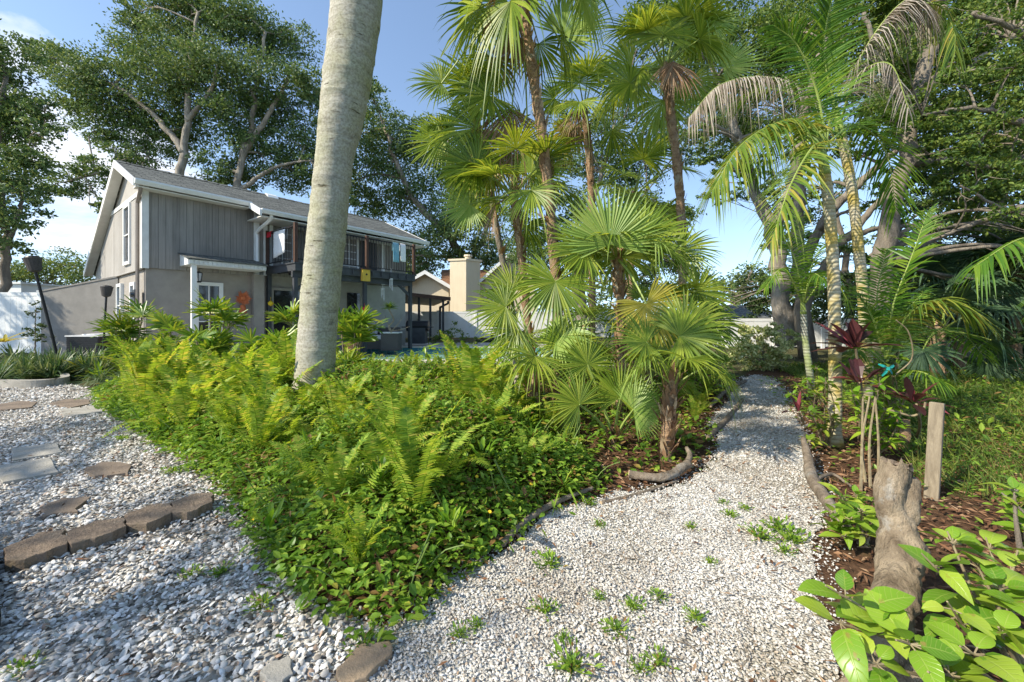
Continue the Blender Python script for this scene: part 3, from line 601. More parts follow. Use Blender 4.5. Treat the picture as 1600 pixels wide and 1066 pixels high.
# balcony
bal = thing('balcony', None, None); bal.parent = house; bal.location = (0,0,0)
DT0, DT1, DS = 2.9, 7.28, -1.98
mb = MB()
for k in range(14): mb.box((DT0-.03,DS-.06+k*.14,2.735),(DT1+.05,DS+.07+k*.14,2.775))
part(mb, 'deck_boards', m_slate, bal)
mb = MB(); mb.box((DT0,DS-.04,2.53),(DT1,DS+.01,2.733)); mb.box((DT0,DS+.012,2.53),(DT0+.05,-.02,2.733)); mb.box((DT1-.05,DS+.012,2.53),(DT1,-.02,2.733)); part(mb, 'rim_beam', m_slate, bal)
mb = MB()
for t in np.arange(DT0+.35,DT1-.1,.36): mb.box((t,DS-.09,2.58),(t+.045,-.03,2.731))
part(mb, 'joist', m_slate, bal)
mb = MB(); mb.box((DT0,DS+.12,2.35),(DT1,DS+.22,2.578)); part(mb, 'carrier_beam', m_slate, bal)
for (t,s) in ((DT0+.03,DS+.1),(5.22,DS+.1),(DT1-.14,DS+.1),(DT0+.03,-.14)):
    mb = MB(); mb.box((t,s,0),(t+.11,s+.11,2.348 if s < -1 else 2.7)); part(mb, 'support_post', m_slate, bal)
for t,sg in ((DT0+.14,1),(DT1-.14,-1)):
    mb = MB(); mb.prism([(t,DS+.12,1.95),(t,DS+.12,2.07),(t+sg*.38,DS+.12,2.35),(t+sg*.5,DS+.12,2.35)], (0,.07,0)); part(mb, 'brace', m_slate, bal)
for (t,s) in ((DT0-.01,DS-.03),(5.22,DS-.03),(DT1-.07,DS-.03),(DT0-.01,-.1)):
    mb = MB(); mb.box((t,s,2.776),(t+.09,s+.09,3.93)); part(mb, 'railing_post', m_maho, bal)
def rail(a, b):
    a = np.array(a); b = np.array(b); mb = MB(); L = np.linalg.norm(b-a); u = (b-a)/L; nn = np.array([-u[1],u[0]])
    def seg(p, q, z0, z1, wd):
        mb.prism([(*(p-nn*wd),z0),(*(q-nn*wd),z0),(*(q+nn*wd),z0),(*(p+nn*wd),z0)], (0,0,z1-z0))
    seg(a,b,3.82,3.86,.022); seg(a,b,2.86,2.89,.018)
    for k in range(1,int(L/.105)):
        p = a+u*k*.105; seg(p-u*.009,p+u*.009,2.89,3.82,.009)
    part(mb, 'railing', m_blackm, bal)
rail((DT0+.08,DS+.015),(5.22,DS+.015)); rail((5.31,DS+.015),(DT1-.07,DS+.015)); rail((DT0+.035,DS+.06),(DT0+.035,-.1))
# things hung on the house
def draped(name, label, mat, t0, t1, s, ztop, zbot, axis='t', sl=.0):
    mb = MB(); n = 10
    for side in (0,1):
        pts = []
        for i in range(n):
            for k in range(8):
                u = t0+(t1-t0)*i/(n-1); v = k/7; z = ztop+.012-(ztop-zbot+sl*i/(n-1))*v*(1 if side == 0 else .45)
                off = (-.035 if side == 0 else .035)-.012*sin(i*1.7)*v
                if k == 0: off *= .2
                pts.append(Hw(u, s+off, z) if axis == 't' else Hw(s+off*1, u, z))
        idx = np.arange(n*8).reshape(n,8); q = np.stack([idx[:-1,:-1],idx[1:,:-1],idx[1:,1:],idx[:-1,1:]],-1).reshape(-1,4)
        mb.add(pts, q)
    o = solo(mb, name, mat, label[0], label[1], mb.V[0].mean(0), True)
    m = o.modifiers.new('thick','SOLIDIFY'); m.thickness = .008; return o
draped('towel', ('plain white towel hung over the side railing of the balcony','towel'), m_towel, -1.35,-.6,DT0+.035,3.86,3.1,'s',.12)
draped('towel', ('turquoise striped towel hung on the right half of the balcony railing','towel'), m_bluec, 6.3,6.55,DS+.015,3.86,3.15)
draped('towel', ('narrow white towel hung beside the turquoise one on the balcony railing','towel'), m_towel, 6.62,6.85,DS+.015,3.86,3.2)
draped('cloth', ('small red cloth bunched on the balcony railing next to the wall','cloth'), m_redc, -.42,-.12,DT0+.035,3.87,3.68,'s')
def lantern(p, label, s=1.):
    r = thing('wall_lantern', label, 'lantern', p)
    a = np.arange(7)[:6]*pi/3
    mb = MB(); mb.tube([p+UP*.02*s,p+UP*.06*s,p+UP*.07*s],[.1*s,.03*s,.012*s],6); mb.tube([p-UP*.24*s,p-UP*.21*s],[.05*s,.06*s],6); mb.tube(bez([p+UP*.07*s,p+UP*.14*s,p+np.array([0,.1*s,.16*s])],8),.01*s,5)
    for k in a: mb.tube([p+np.array([cos(k)*.09,sin(k)*.09,.02])*s,p+np.array([cos(k)*.055,sin(k)*.055,-.21])*s],.007*s,4)
    part(mb, 'frame', m_blackm, r); mb = MB(); mb.tube([p+UP*.015*s,p-UP*.2*s],[.08*s,.05*s],6); part(mb, 'pane', m_cush, r); return r
lantern(Hw(1.03,-.55,2.36), 'black carriage lantern hanging beside the white porch post')
# ornaments
c = Hw(2.25,-.05,1.75); mb = MB(); n = 26; a = np.arange(n)*2*pi/n
D = np.cos(a)[:,None]*d1+np.sin(a)[:,None]*UP; mb.blades(np.tile(c-d2*.02,(n,1)), D, -d2, rng.uniform(.14,.26,n), .05, [0,.4,.8,1],[.2,1,.6,.02],.3,-.25); mb.tube([c-d2*.02,c-d2*.07],[.09,.06],10); mb.tube([c-UP*.2-d2*.03,c-UP*.45-d2*.03],[.06,.11],8)
solo(mb, 'sunburst_ornament', m_orange, 'orange metal sunburst ornament on the stucco wall by the porch door', 'wall ornament', c)
c = P(250,503,10.4); mb = MB()
for sg in (-1,1): mb.blades([c,c],[d1*sg+UP*.5,d1*sg-UP*.4],-d2,[.16,.13],[.13,.1],[0,.5,1],[.2,1,.1],.2)
mb.tube([c-UP*.06,c+UP*.07],.012,6); solo(mb, 'butterfly_ornament', m_orange, 'orange butterfly ornament low on the stucco near the house corner', 'wall ornament', c)
c = Hw(5.15,DS+.02,2.62)
bb = thing('birdhouse', 'yellow box birdhouse on top of the middle balcony post', 'birdhouse', c)
mb = MB(); mb.prism([c-d1*.14-d2*.16-UP*.24,c+d1*.14-d2*.16-UP*.24,c+d1*.14-d2*.16+UP*.14,c-d1*.14-d2*.16+UP*.14], d2*.12); part(mb, 'box', m_ybox, bb)
mb = MB(); mb.prism([c-d1*.17-d2*.2+UP*.142,c+d1*.17-d2*.2+UP*.142,c+d1*.17-d2*.2+UP*.175,c-d1*.17-d2*.2+UP*.175], d2*.2); part(mb, 'lid', m_maho, bb)
mb = MB(); mb.tube([c-d2*.166-UP*.02,c-d2*.158-UP*.02],.035,10); part(mb, 'entrance_hole', m_blackm, bb)
for (t_,s_,z_,lab,m1) in ((DT0+.1,-.16,1.62,'round yellow ornament on the dark post by the balcony wall',m_yell),(5.2,DS+.06,1.45,'small pink ornament on the middle balcony post',m_redc)):
    c = Hw(t_,s_,z_); mb = MB(); mb.tube([c-UP*.09,c-UP*.05,c,c+UP*.05,c+UP*.08],[.02,.07,.085,.06,.02],10); mb.tube([c+UP*.08,c+UP*.2],.006,4); solo(mb, 'post_ornament', m1, lab, 'ornament', c, True)
for (px,y0,y1,lab) in ((598,422,470,'wind chime with long tubes hanging under the balcony edge'),(611,420,455,'short wind chime hanging under the balcony nearer its end post')):
    mb = MB(); c = P(px,y0,14.2); e = P(px,y1,14.2); mb.tube([c,e+UP*.45],.012,5); mb.tube([e+UP*.45,e+UP*.4],[.07,.07],8)
    for k in range(5): a = k*1.257; q = e+np.array([cos(a)*.05,sin(a)*.05,0]); mb.tube([q+UP*.4,q+UP*(.05*k)],.012,5)
    solo(mb, 'wind_chime', m_cush, lab, 'wind chime', c)
# utility meter on the gable corner
c = Hw(-.03,.35,1.75); ub = thing('utility_meter', 'grey electric meter box on the corner of the house wall', 'meter', c)
mb = MB(); mb.prism([c-d2*.1-UP*.2,c+d2*.1-UP*.2,c+d2*.1+UP*.15,c-d2*.1+UP*.15], -d1*.1); mb.tube([c-d1*.05-UP*.2,c-d1*.05-UP*1.0],.025,6); part(mb, 'housing', m_slate, ub)
mb = MB(); mb.tube([c-d1*.1+UP*.02,c-d1*.17+UP*.02],[.075,.065],12); part(mb, 'dial', m_glass, ub)

# wing wall with its sloping top, left of the house
mb = MB(); a = P(66,456,12.35); b = P(184,433.5,12.35); mb.prism([(a[0],12.35,0),(b[0],12.35,0),(b[0],12.35,b[2]),(a[0],12.35,a[2])], (0,.22,0))
ww = thing('garden_wall', 'grey stucco wing wall with a sloping top joining the house gable', 'wall', (a[0],12.35,0)); part(mb, 'wall', m_stucco2, ww)
mb = MB(); mb.prism([(a[0]-.02,12.33,a[2]+.001),(b[0],12.33,b[2]+.001),(b[0],12.33,b[2]+.05),(a[0]-.02,12.33,a[2]+.05)], (0,.26,0)); part(mb, 'coping', m_stucco2, ww)

# fences
def fence(label, p0, p1, zt, n, group=None):
    p0 = np.array([p0[0],p0[1],0.]); p1 = np.array([p1[0],p1[1],0.]); f = thing('vinyl_fence', label, 'fence', p0)
    u = unit(p1-p0); nn = np.cross(UP, u); L = np.linalg.norm(p1-p0)
    for k in range(n):
        a = p0+u*(L*k/n+.06); b = p0+u*(L*(k+1)/n-.06); mb = MB(); m = max(2,int(np.linalg.norm(b-a)/.17)); st = (b-a)/m
        for i in range(m): mb.prism([a+st*i-nn*.02+u*.003+UP*.06,a+st*(i+1)-nn*.02-u*.003+UP*.06,a+st*(i+1)+nn*.02-u*.003+UP*.06,a+st*i+nn*.02+u*.003+UP*.06], UP*(zt-.14))
        pn = part(mb, 'panel', m_white, f)
        for z in (.08,zt-.1): part(MB().prism([a-nn*.03+UP*z,b-nn*.03+UP*z,b+nn*.03+UP*z,a+nn*.03+UP*z], UP*.11), 'rail', m_white, pn)
    for k in range(n+1):
        q = p0+u*(L*k/n); mb = MB(); mb.box(q-np.array([.06,.06,0]), q+np.array([.06,.06,zt+.03])); mb.prism([q+np.array([-.075,-.075,zt+.032]),q+np.array([.075,-.075,zt+.032]),q+np.array([.075,.075,zt+.032]),q+np.array([-.075,.075,zt+.032])], UP*.03)
        part(mb, 'post', m_white, f)
    return f
fence('white vinyl privacy fence at the left edge ending at the grey wing wall', (-21.5,12.45), (-14.72,12.45), 1.94, 4)
fence('long white vinyl fence behind the pool and the fan palms', (-6.2,22.), (6.4,22.3), 1.5, 6)
fence('white vinyl fence at the end of the shell path behind the variegated shrub', (6.4,15.2), (13.5,15.0), 1.12, 4)
# the pool: tiled walls, coping, water a little below the edge
mb = MB()
for a,b in (((PX0,PY1-.03,-1.3),(PX1,PY1-.001,-.17)),((PX0,PY0+.001,-1.3),(PX1,PY0+.03,-.17)),((PX0+.001,PY0+.03,-1.3),(PX0+.03,PY1-.03,-.17)),((PX1-.03,PY0+.03,-1.3),(PX1-.001,PY1-.03,-.17)),((PX0,PY0,-1.35),(PX1,PY1,-1.301))): mb.box(a,b)
struct(mb, 'pool_basin', m_poolw)
mb = MB()
for a,b in (((PX0,PY1-.034,-.169),(PX1,PY1-.001,.005)),((PX0,PY0+.001,-.169),(PX1,PY0+.034,.005)),((PX0+.001,PY0+.034,-.169),(PX0+.034,PY1-.034,.005)),((PX1-.034,PY0+.034,-.169),(PX1-.001,PY1-.034,.005))): mb.box(a,b)
struct(mb, 'pool_tile_band', m_tile)
mb = MB()
for a,b in (((PX0-.3,PY0-.3,.006),(PX1+.3,PY0+.05,.045)),((PX0-.3,PY1-.05,.006),(PX1+.3,PY1+.3,.045)),((PX0-.3,PY0+.051,.006),(PX0+.05,PY1-.051,.045)),((PX1-.05,PY0+.051,.006),(PX1+.3,PY1-.051,.045))): mb.box(a,b)
struct(mb, 'pool_coping', m_coping)
m, t_, N_ = nt('pool_water'); o_ = N_('ShaderNodeOutputMaterial'); b_ = N_('ShaderNodeBsdfPrincipled', i_Roughness=.06); b_.inputs['Base Color'].default_value = (.34,.6,.5,1); b_.inputs['Specular IOR Level'].default_value = .5
n_ = N_('ShaderNodeTexNoise', i_Scale=3., i_Detail=3.); tc_ = N_('ShaderNodeTexCoord'); t_.links.new(tc_.outputs['Object'], n_.inputs['Vector']); bp_ = N_('ShaderNodeBump', i_Strength=.15, i_Distance=.05); t_.links.new(n_.outputs[0], bp_.inputs['Height']); t_.links.new(bp_.outputs[0], b_.inputs['Normal']); t_.links.new(b_.outputs[0], o_.inputs[0])
ngon('pool_water', [(PX0+.035,PY0+.035),(PX1-.035,PY0+.035),(PX1-.035,PY1-.035),(PX0+.035,PY1-.035)], -.12, m)
holed('pool_deck', -12,9.4,2.8,18.5,.004, m_deckc)

# patio cover off the end of the house
pc = thing('patio_cover', 'low patio cover with brown fascia and slate posts beyond the balcony', 'patio cover', (-4.5,19.5,0))
a = P(634,462,18.); b = P(703,468,20.5); mb = MB()
A_ = np.array([a[0]-.6,a[1],2.28]); B_ = np.array([b[0],b[1],2.12]); back = np.array([-1.3,2.4,-.28])
mb.prism([A_,B_,B_+back,A_+back], UP*.06); part(mb, 'roof_panel', m_panel, pc)
mb = MB(); mb.prism([A_-UP*.08,B_-UP*.08,B_+UP*.1,A_+UP*.1], np.array([.05,-.08,0])); part(mb, 'fascia', m_maho, pc)
for f in (.42,.62,.86):
    q = A_+(B_-A_)*f+np.array([0,.12,0]); mb = MB(); mb.box((q[0]-.05,q[1]-.05,0),(q[0]+.05,q[1]+.05,q[2]-.005)); part(mb, 'post', m_slate, pc)
mb = MB(); q = B_+np.array([-.1,-.05,-.1]); mb.tube(bez([q,q-UP*.12,q+np.array([-.35,.1,-.3]),q+np.array([-.42,.12,-.45]),np.array([q[0]-.42,q[1]+.12,.05])],14),.06,6); part(mb, 'downspout', m_slate, pc)

# neighbour's house with its chimney
nb = thing('neighbour_house', 'beige sided single storey house with brown roof and chimney behind the fence', 'house', P(690,560,26)*np.array([1,1,0]))
Y = 26.
def vpan(mb, pts, Y, d, wd=.35):
    mb.prism([P(x,y,Y) for x,y in pts], (0,d,0))
mb = MB(); vpan(mb, [(600,545),(701,545),(701,446),(664,428),(628,452),(600,452)], Y, 7.); part(mb, 'wall', m_beige, nb)
mb = MB(); pk = P(664,423,Y-.5); rr = P(708,449,Y-.5); ll = P(612,452,Y-.5); dd = np.array([0,9.,0])
mb.prism([pk,rr,rr-UP*.12,pk-UP*.12], dd); mb.prism([ll,pk,pk-UP*.12,ll-UP*.12], dd); rf = part(mb, 'roof', m_roofb, nb)
mb = MB(); mb.prism([pk+UP*.03,rr+UP*.03,rr-UP*.22,pk-UP*.22], (0,-.05,0)); mb.prism([ll+UP*.03,pk+UP*.03,pk-UP*.22,ll-UP*.22], (0,-.05,0)); part(mb, 'fascia', m_trim, rf)
# main roof rising behind, with its own right-hand gable
mb = MB(); a = P(672,424,Y+1.5); b = P(790,424,Y+1.5); tp = P(690,420,Y+5); 
mb.prism([P(690,452,Y+.5),P(830,452,Y+.5),P(830,424,Y+6),P(690,424,Y+6)], UP*.12); part(mb, 'main_roof', m_roofb, nb)
mb = MB(); vpan(mb, [(742,545),(835,545),(835,440),(800,397),(742,446)], Y-.8, 5.); part(mb, 'gable_wall', m_beige, nb)
mb = MB(); g0 = P(736,450,Y-1.2); g1 = P(800,392,Y-1.2); g2 = P(870,450,Y-1.2); mb.prism([g0,g1,g1-UP*.16,g0-UP*.16],(0,6.,0)); mb.prism([g1,g2,g2-UP*.16,g1-UP*.16],(0,6.,0)); part(mb, 'gable_roof', m_roofb, nb)
mb = MB(); mb.prism([g0+UP*.02,g1+UP*.02,g1-UP*.22,g0-UP*.22],(0,-.06,0)); mb.prism([g1+UP*.02,g2+UP*.02,g2-UP*.22,g1-UP*.22],(0,-.06,0)); part(mb, 'gable_fascia', m_trim, nb)
c0 = P(703,500,Y-1.6); c0[2] = 0; c1 = P(729,408,Y-1.6); dp = np.array([1.15,.9,0])
ex = np.array([c1[0]-c0[0],-.25,0]); mb = MB(); mb.prism([c0,c0+ex,c0+ex+dp*.7,c0+dp*.7], UP*c1[2]); ch = part(mb, 'chimney', m_beige, nb)
mb = MB(); e_ = .07; o_ = c0+UP*(c1[2]+.001); mb.prism([o_-ex*e_-dp*.05,o_+ex*(1+e_)-dp*.05,o_+ex*(1+e_)+dp*.75,o_-ex*e_+dp*.75], UP*.12)
k_ = o_+ex*.75+dp*.3+UP*.12; mb.tube([k_,k_+UP*.14,k_+UP*.16,k_+UP*.26],[.2,.2,.27,.25],12); part(mb, 'chimney_cap', m_beige, ch)
# pale shed beyond the left fence
sh = thing('shed', 'small white shed roof showing over the left vinyl fence', 'shed', P(10,520,17)*np.array([1,1,0])); a = P(-25,444,17); b = P(33,444,17)
mb = MB(); mb.box((a[0],17,0),(b[0],19.5,a[2])); part(mb, 'wall', m_white, sh)
mb = MB(); mb.box((a[0]-.1,16.9,a[2]+.001),(b[0]+.1,19.6,a[2]+.08)); part(mb, 'roof', m_trim, sh)
sh = thing('neighbour_roof_house', 'low house with a dark grey roof seen over the far right fence', 'house', P(1165,540,24)*np.array([1,1,0])); q = P(1165,496,24)
mb = MB(); mb.box((q[0]-1.6,24,0),(q[0]+2.2,28,1.1)); part(mb, 'wall', m_panel, sh)
mb = MB(); mb.prism([(q[0]-2,23.6,1.05),(q[0]+2.6,23.6,1.05),(q[0]+1.6,26,1.9),(q[0]-1,26,1.9)], (0,0,.1)); mb.prism([(q[0]-2,28.4,1.05),(q[0]+2.6,28.4,1.05),(q[0]+1.6,26,1.9),(q[0]-1,26,1.9)], (0,0,.1)); part(mb, 'roof', m_roof, sh)

# patio furniture
c = P(596,545,14.3); c[2] = 0
sf = thing('outdoor_sofa', 'low wicker outdoor sofa with pale cushions under the balcony', 'sofa', c)
mb = MB(); mb.box(c+np.array([-.9,-.35,.05]),c+np.array([.55,.35,.4])); mb.box(c+np.array([-.9,.352,.05]),c+np.array([.55,.47,.8])); part(mb, 'frame', m_wicker, sf)
mb = MB()
for k in range(2): mb.box(c+np.array([-.88+k*.72,-.36,.402]),c+np.array([-.19+k*.72,.34,.54]))
o = part(mb, 'seat_cushion', m_cush, sf); bm_ = o.modifiers.new('b','BEVEL'); bm_.width = .03; bm_.segments = 2
q = c+np.array([-.42,.14,.75]); mb = MB(); mb.prism([q+np.array([-.24,-.06,-.2]),q+np.array([.24,-.06,-.2]),q+np.array([.22,.04,.2]),q+np.array([-.22,.04,.2])], (0,.12,.03)); o = solo(mb, 'throw_pillow', m_cushp, 'patterned grey throw pillow leaning on the outdoor sofa', 'pillow', q); bm_ = o.modifiers.new('b','BEVEL'); bm_.width = .05; bm_.segments = 3
q = P(612,547,13.9); q[2] = 0; rb = thing('wicker_cabinet', 'dark wicker storage box at the end of the outdoor sofa', 'storage box', q)
mb = MB(); mb.box(q+np.array([-.3,-.25,.03]),q+np.array([.28,.25,.62])); part(mb, 'body', m_wicker, rb); mb = MB(); mb.box(q+np.array([-.32,-.27,.622]),q+np.array([.3,.27,.66])); part(mb, 'lid', m_cush, rb)
def pot(px, py, Y, r, h, label, mat):
    q = P(px,py,Y); q[2] = .0; mb = MB(); mb.tube([q+UP*.005,q+UP*h*.8,q+UP*h*.8,q+UP*h,q+UP*h,q+UP*h*.86],[r*.7,r*.95,r*1.08,r*1.1,r*.92,r*.88],16); return solo(mb, 'plant_pot', mat, label, 'plant pot', q), q
o, q = pot(547,548,12.9,.2,.36,'terracotta pot with a small succulent at the pool edge',m_terra)
mb = MB(); n = 14; a = rng.uniform(0,6.28,n); mb.blades(np.tile(q+UP*.34,(n,1)), np.stack([np.cos(a),np.sin(a),rng.uniform(.6,1.6,n)],1), UP, .14,.05,[0,.4,1],[.6,1,.05],.4); solo(mb, 'succulent', m_strap, 'small succulent growing in the terracotta pot', 'plant', q+UP*.34)
# barbecue on its cart, under the patio cover
q = P(653,545,16.5); q[2] = 0; g = thing('barbecue', 'dark covered barbecue standing under the patio cover', 'barbecue', q)
mb = MB(); mb.box(q+np.array([-.35,-.25,.1]),q+np.array([.35,.25,.75])); part(mb, 'cart', m_slate, g)
mb = MB(); mb.tube([q+np.array([-.45,0,.82]),q+np.array([.45,0,.82])],.22,12); part(mb, 'hood', m_blackm, g)
mb = MB(); mb.box(q+np.array([-.62,-.2,.752]),q+np.array([-.36,.2,.79])); mb.box(q+np.array([.36,-.2,.752]),q+np.array([.62,.2,.79])); part(mb, 'side_shelf', m_slate, g)
# contorted potted tree on the patio
q = P(612,548,13.4); q[2] = .66; c = P(609,480,13.4)
tr = thing('potted_tree', 'small contorted tree with a tufted top standing on the storage box', 'plant', q)
mb = MB(); mb.tube(bez([q,q+np.array([-.1,0,.2]),q+np.array([.06,.02,.42]),c-UP*.12,c],20),np.linspace(.035,.02,20),6)
for e in ((.35,.3),(.6,.12),(-.25,.35)): mb.tube(bez([q+UP*.06,q+np.array([e[0]*.5,0,e[1]*.8]),q+np.array([e[0],.05,e[1]*1.7])],8),np.linspace(.02,.008,8),5)
part(mb, 'trunk', m_log, tr)
mb = MB(); n = 150; D = randunit(n); D[:,2] = np.abs(D[:,2])*.8; mb.blades(np.tile(c-UP*.04,(n,1))+D*.05, D, UP, rng.uniform(.15,.33,n), .025,[0,.4,.8,1],[.4,1,.6,.02],.3,.3); part(mb, 'foliage', m_strap, tr)
# air conditioner in front of the wing wall
q = P(152,530,11.6); q[2] = 0; ac = thing('air_conditioner', 'dark air conditioning unit with a pale top in front of the wing wall', 'air conditioner', q)
mb = MB(); mb.box(q+np.array([-.45,-.4,.04]),q+np.array([.45,.4,.62]))
for k in range(9): mb.box(q+np.array([-.44,-.415,.1+k*.055]),q+np.array([.44,-.401,.125+k*.055]))
part(mb, 'cabinet', m_blackm, ac); mb = MB(); mb.box(q+np.array([-.47,-.43,.622]),q+np.array([.47,.42,.66])); mb.tube([q+UP*.662,q+UP*.69],[.32,.3],20); part(mb, 'top_panel', m_cush, ac)
# tiki torches
def torch(base, top, label, s=1.):
    base = np.array(base); top = np.array(top); u = unit(top-base); r = thing('garden_torch', label, 'torch', base); h = .3*s
    mb = MB(); mb.tube([base,top-u*h],.022*s,8); part(mb, 'pole', m_blackm, r)
    mb = MB(); mb.tube([top-u*h,top-u*h*.9,top-u*h*.12,top-u*h*.1],[.03*s,.085*s,.125*s,.105*s],14)
    hd = part(mb, 'basket', m_wicker, r)
    mb = MB(); mb.tube([top-u*h*.1,top-u*h*.02,top],[.1*s,.085*s,.03*s],14); part(mb, 'cap', m_blackm, hd)
torch(G(98,588), P(49,400,7.6), 'tall black garden torch leaning over the grassy plants in the round planter', 1.05)
torch(P(160,528,9.6)*np.array([1,1,0]), P(167,446,9.6), 'shorter black garden torch in front of the grey wing wall', .95)
# curved concrete planter edge at the left
mb = MB(); a = bez([np.array([-13.5,7.0,0]),np.array([-10,6.75,0]),G(0,606),G(60,606),G(100,601),G(107,592),np.array([-8.4,8.3,0])],40)
o_ = a+np.array([0,-.07,0]); i_ = a+np.array([0,.07,0]); n = len(a)
V = np.vstack([o_,o_+UP*.13,i_+UP*.13,i_]); q_ = []
for k in range(3): b0 = k*n; q_ += [(b0+i,b0+i+1,b0+n+i+1,b0+n+i) for i in range(n-1)]
mb.add(V, q_); solo(mb, 'planter_edge', m_paver, 'low curved concrete edge round the planter at the left', 'garden edging', G(60,606))
# paving
def slab(poly, h, name, mat, label, cat='stepping stone', jit=.004, group=None):
    c = np.mean([G(*p) for p in poly], 0); pts = [G(*p) for p in poly]; q = []
    for i in range(len(pts)):
        a, b = pts[i], pts[(i+1) % len(pts)]
        for k in range(4): q.append(a+(b-a)*k/4+rng.normal(0,jit,3)*np.array([1,1,0])*(1 if k else .3))
    mb = MB(); mb.prism([p+UP*.004 for p in q], UP*h); o = solo(mb, name, mat, label, cat, c, group=group); b = o.modifiers.new('b','BEVEL'); b.width = .004; b.segments = 2; b.limit_method = 'ANGLE'; b.angle_limit = R(55); return o
slab([(18,706),(88,698),(98,712),(20,726)],.03,'stepping_stone',m_paver,'grey rectangular paver lying farther back of the overlapping left pair')
slab([(-6,735),(78,722),(92,745),(4,762)],.034,'stepping_stone',m_paver,'pale broad paver in front of the other at the left edge, half sunlit')
slab([(92,644),(150,637),(170,646),(100,656)],.03,'stepping_stone',m_paver,'pale square paver set in shells beside the round dark stones')
slab([(78,634),(105,627),(140,628),(142,634),(110,641)],.03,'stepping_stone',m_flag,'dark round flat stone behind the pale square paver')
slab([(-5,636),(30,630),(58,632),(50,640),(0,645)],.03,'stepping_stone',m_flag,'dark oval flat stone at the far left edge')
slab([(62,802),(95,786),(142,785),(120,808),(62,815)],.03,'stepping_stone',m_flag,'brown flagstone nearly buried in shells behind the edging blocks',jit=.015)
slab([(132,738),(165,728),(205,733),(200,748),(150,750)],.03,'stepping_stone',m_flag,'grey irregular flagstone half sunk in shells near the plants',jit=.015)
slab([(525,1060),(560,1022),(608,1016),(613,1036),(572,1075),(530,1085)],.03,'stepping_stone',m_flag2,'tan hexagonal flagstone at the bottom between the yard and the path',jit=.004)
slab([(405,1068),(425,1048),(452,1040),(458,1068),(430,1088)],.03,'stepping_stone',m_paver,'corner of a buried grey paver at the bottom edge left of the tan flagstone',jit=.004)
for pts, lab in ((([(5,880),(60,853),(102,848),(105,872),(40,898),(8,900)]),'mossy brown edging block nearest the camera at the left end of the row'),
                 (([(105,850),(150,833),(195,828),(197,842),(150,862),(110,872)]),'brown edging block second from the left with a white shell on it'),
                 (([(194,824),(235,806),(268,803),(268,820),(230,838),(198,838)]),'brown edging block third from the left, its top partly sunlit'),
                 (([(267,803),(300,789),(332,786),(332,802),(300,818),(270,820)]),'tan edging block at the right end of the row beside the plants')):
    o = slab(pts,.065,'edging_block',m_block,lab,'edging block',.006,'edging blocks across the shell yard')
# fallen branches edging the path
def branch(pts, rad, label, forks=(), name='branch'):
    pts = [np.asarray(p, float) for p in pts]; c = pts[0]; r = thing(name, label, 'branch', c*np.array([1,1,0]))
    mb, q = rugged(pts, rad, 70, 16, .28, 30., 1.)
    for f, fr in forks: f = bez([np.asarray(x,float) for x in f], 10); mb.tube(f, np.linspace(fr[0],fr[1],10), 8, noise=.06)
    part(mb, 'bark', m_log, r, True)
    a = q[0]; u = unit(q[0]-q[1]); mb = MB(); mb.tube([a+u*.001,a+u*.006], rad[0]*.96, 12); part(mb, 'cut_end', m_cut, r); return r
branch([G(786,858)+UP*.03,G(820,828)+UP*.045,G(868,798)+UP*.05,G(926,777)+UP*.06],[.017,.019,.017,.011],'thin grey branch lying along the left edge of the path')
branch([G(984,752)+UP*.05,G(1015,757)+UP*.05,G(1045,757)+UP*.06,G(1075,742)+UP*.08],[.03,.028,.03,.033],'thick sawn branch with a pale cut end lying where the path bends',[((G(1070,744)+UP*.07,G(1078,735)+UP*.11,G(1073,728)+UP*.14),(.024,.016))])
branch([G(940,790)+UP*.015,G(1000,775)+UP*.015,G(1060,755)+UP*.02],[.012,.012,.01],'thin dark stick on the path edge in front of the sawn branch')
branch([G(1330,842)+UP*.03,G(1292,796)+UP*.05,G(1268,760)+UP*.07,G(1262,742)+UP*.14,G(1255,722)+UP*.19],[.025,.036,.038,.03,.018],'grey driftwood branch curling up at the right edge of the path',[((G(1272,765)+UP*.06,G(1300,752)+UP*.05,G(1330,765)+UP*.02),(.014,.008))],'driftwood')
branch([G(1105,690)+UP*.03,G(1135,660)+UP*.03,G(1160,628)+UP*.03],[.022,.028,.022],'dark log edging the path behind the short fan palm')
branch([G(1110,640)+UP*.05,G(1140,612)+UP*.06,G(1165,600)+UP*.05],[.025,.03,.025],'dark log edging the far left bend of the path')
# corrugated drain pipe bottom left
a = bez([np.array([-3.3,2.2,.055]),np.array([-2.5,1.85,.055]),np.array([-2.1,1.55,.055]),np.array([-1.83,1.33,.055]),np.array([-1.88,1.0,.055])],260); rd = .047+.006*np.sign(np.sin(np.arange(260)*.9))
mb = MB(); mb.tube(a, rd, 14); solo(mb, 'drain_pipe', m_pipe, 'black corrugated drain pipe lying on the shells at the bottom left', 'pipe', a[0]*np.array([1,1,0]))
# weathered post
q = G(1455,780); tp = P(1464,629,2.56); ps = thing('wooden_post', 'short weathered square wooden post standing on the right of the path', 'post', q)
u = unit(tp-q); ex = unit(np.cross(u, -np.array([.78,.62,0]))); ey = np.cross(u, ex); mb = MB(); h_ = .034
mb.prism([q-UP*.02-ex*h_-ey*h_,q-UP*.02+ex*h_-ey*h_,q-UP*.02+ex*h_+ey*h_,q-UP*.02-ex*h_+ey*h_], u*(np.linalg.norm(tp-q)+.02)); o = part(mb, 'timber', m_post, ps); b = o.modifiers.new('b','BEVEL'); b.width = .008; b.segments = 2
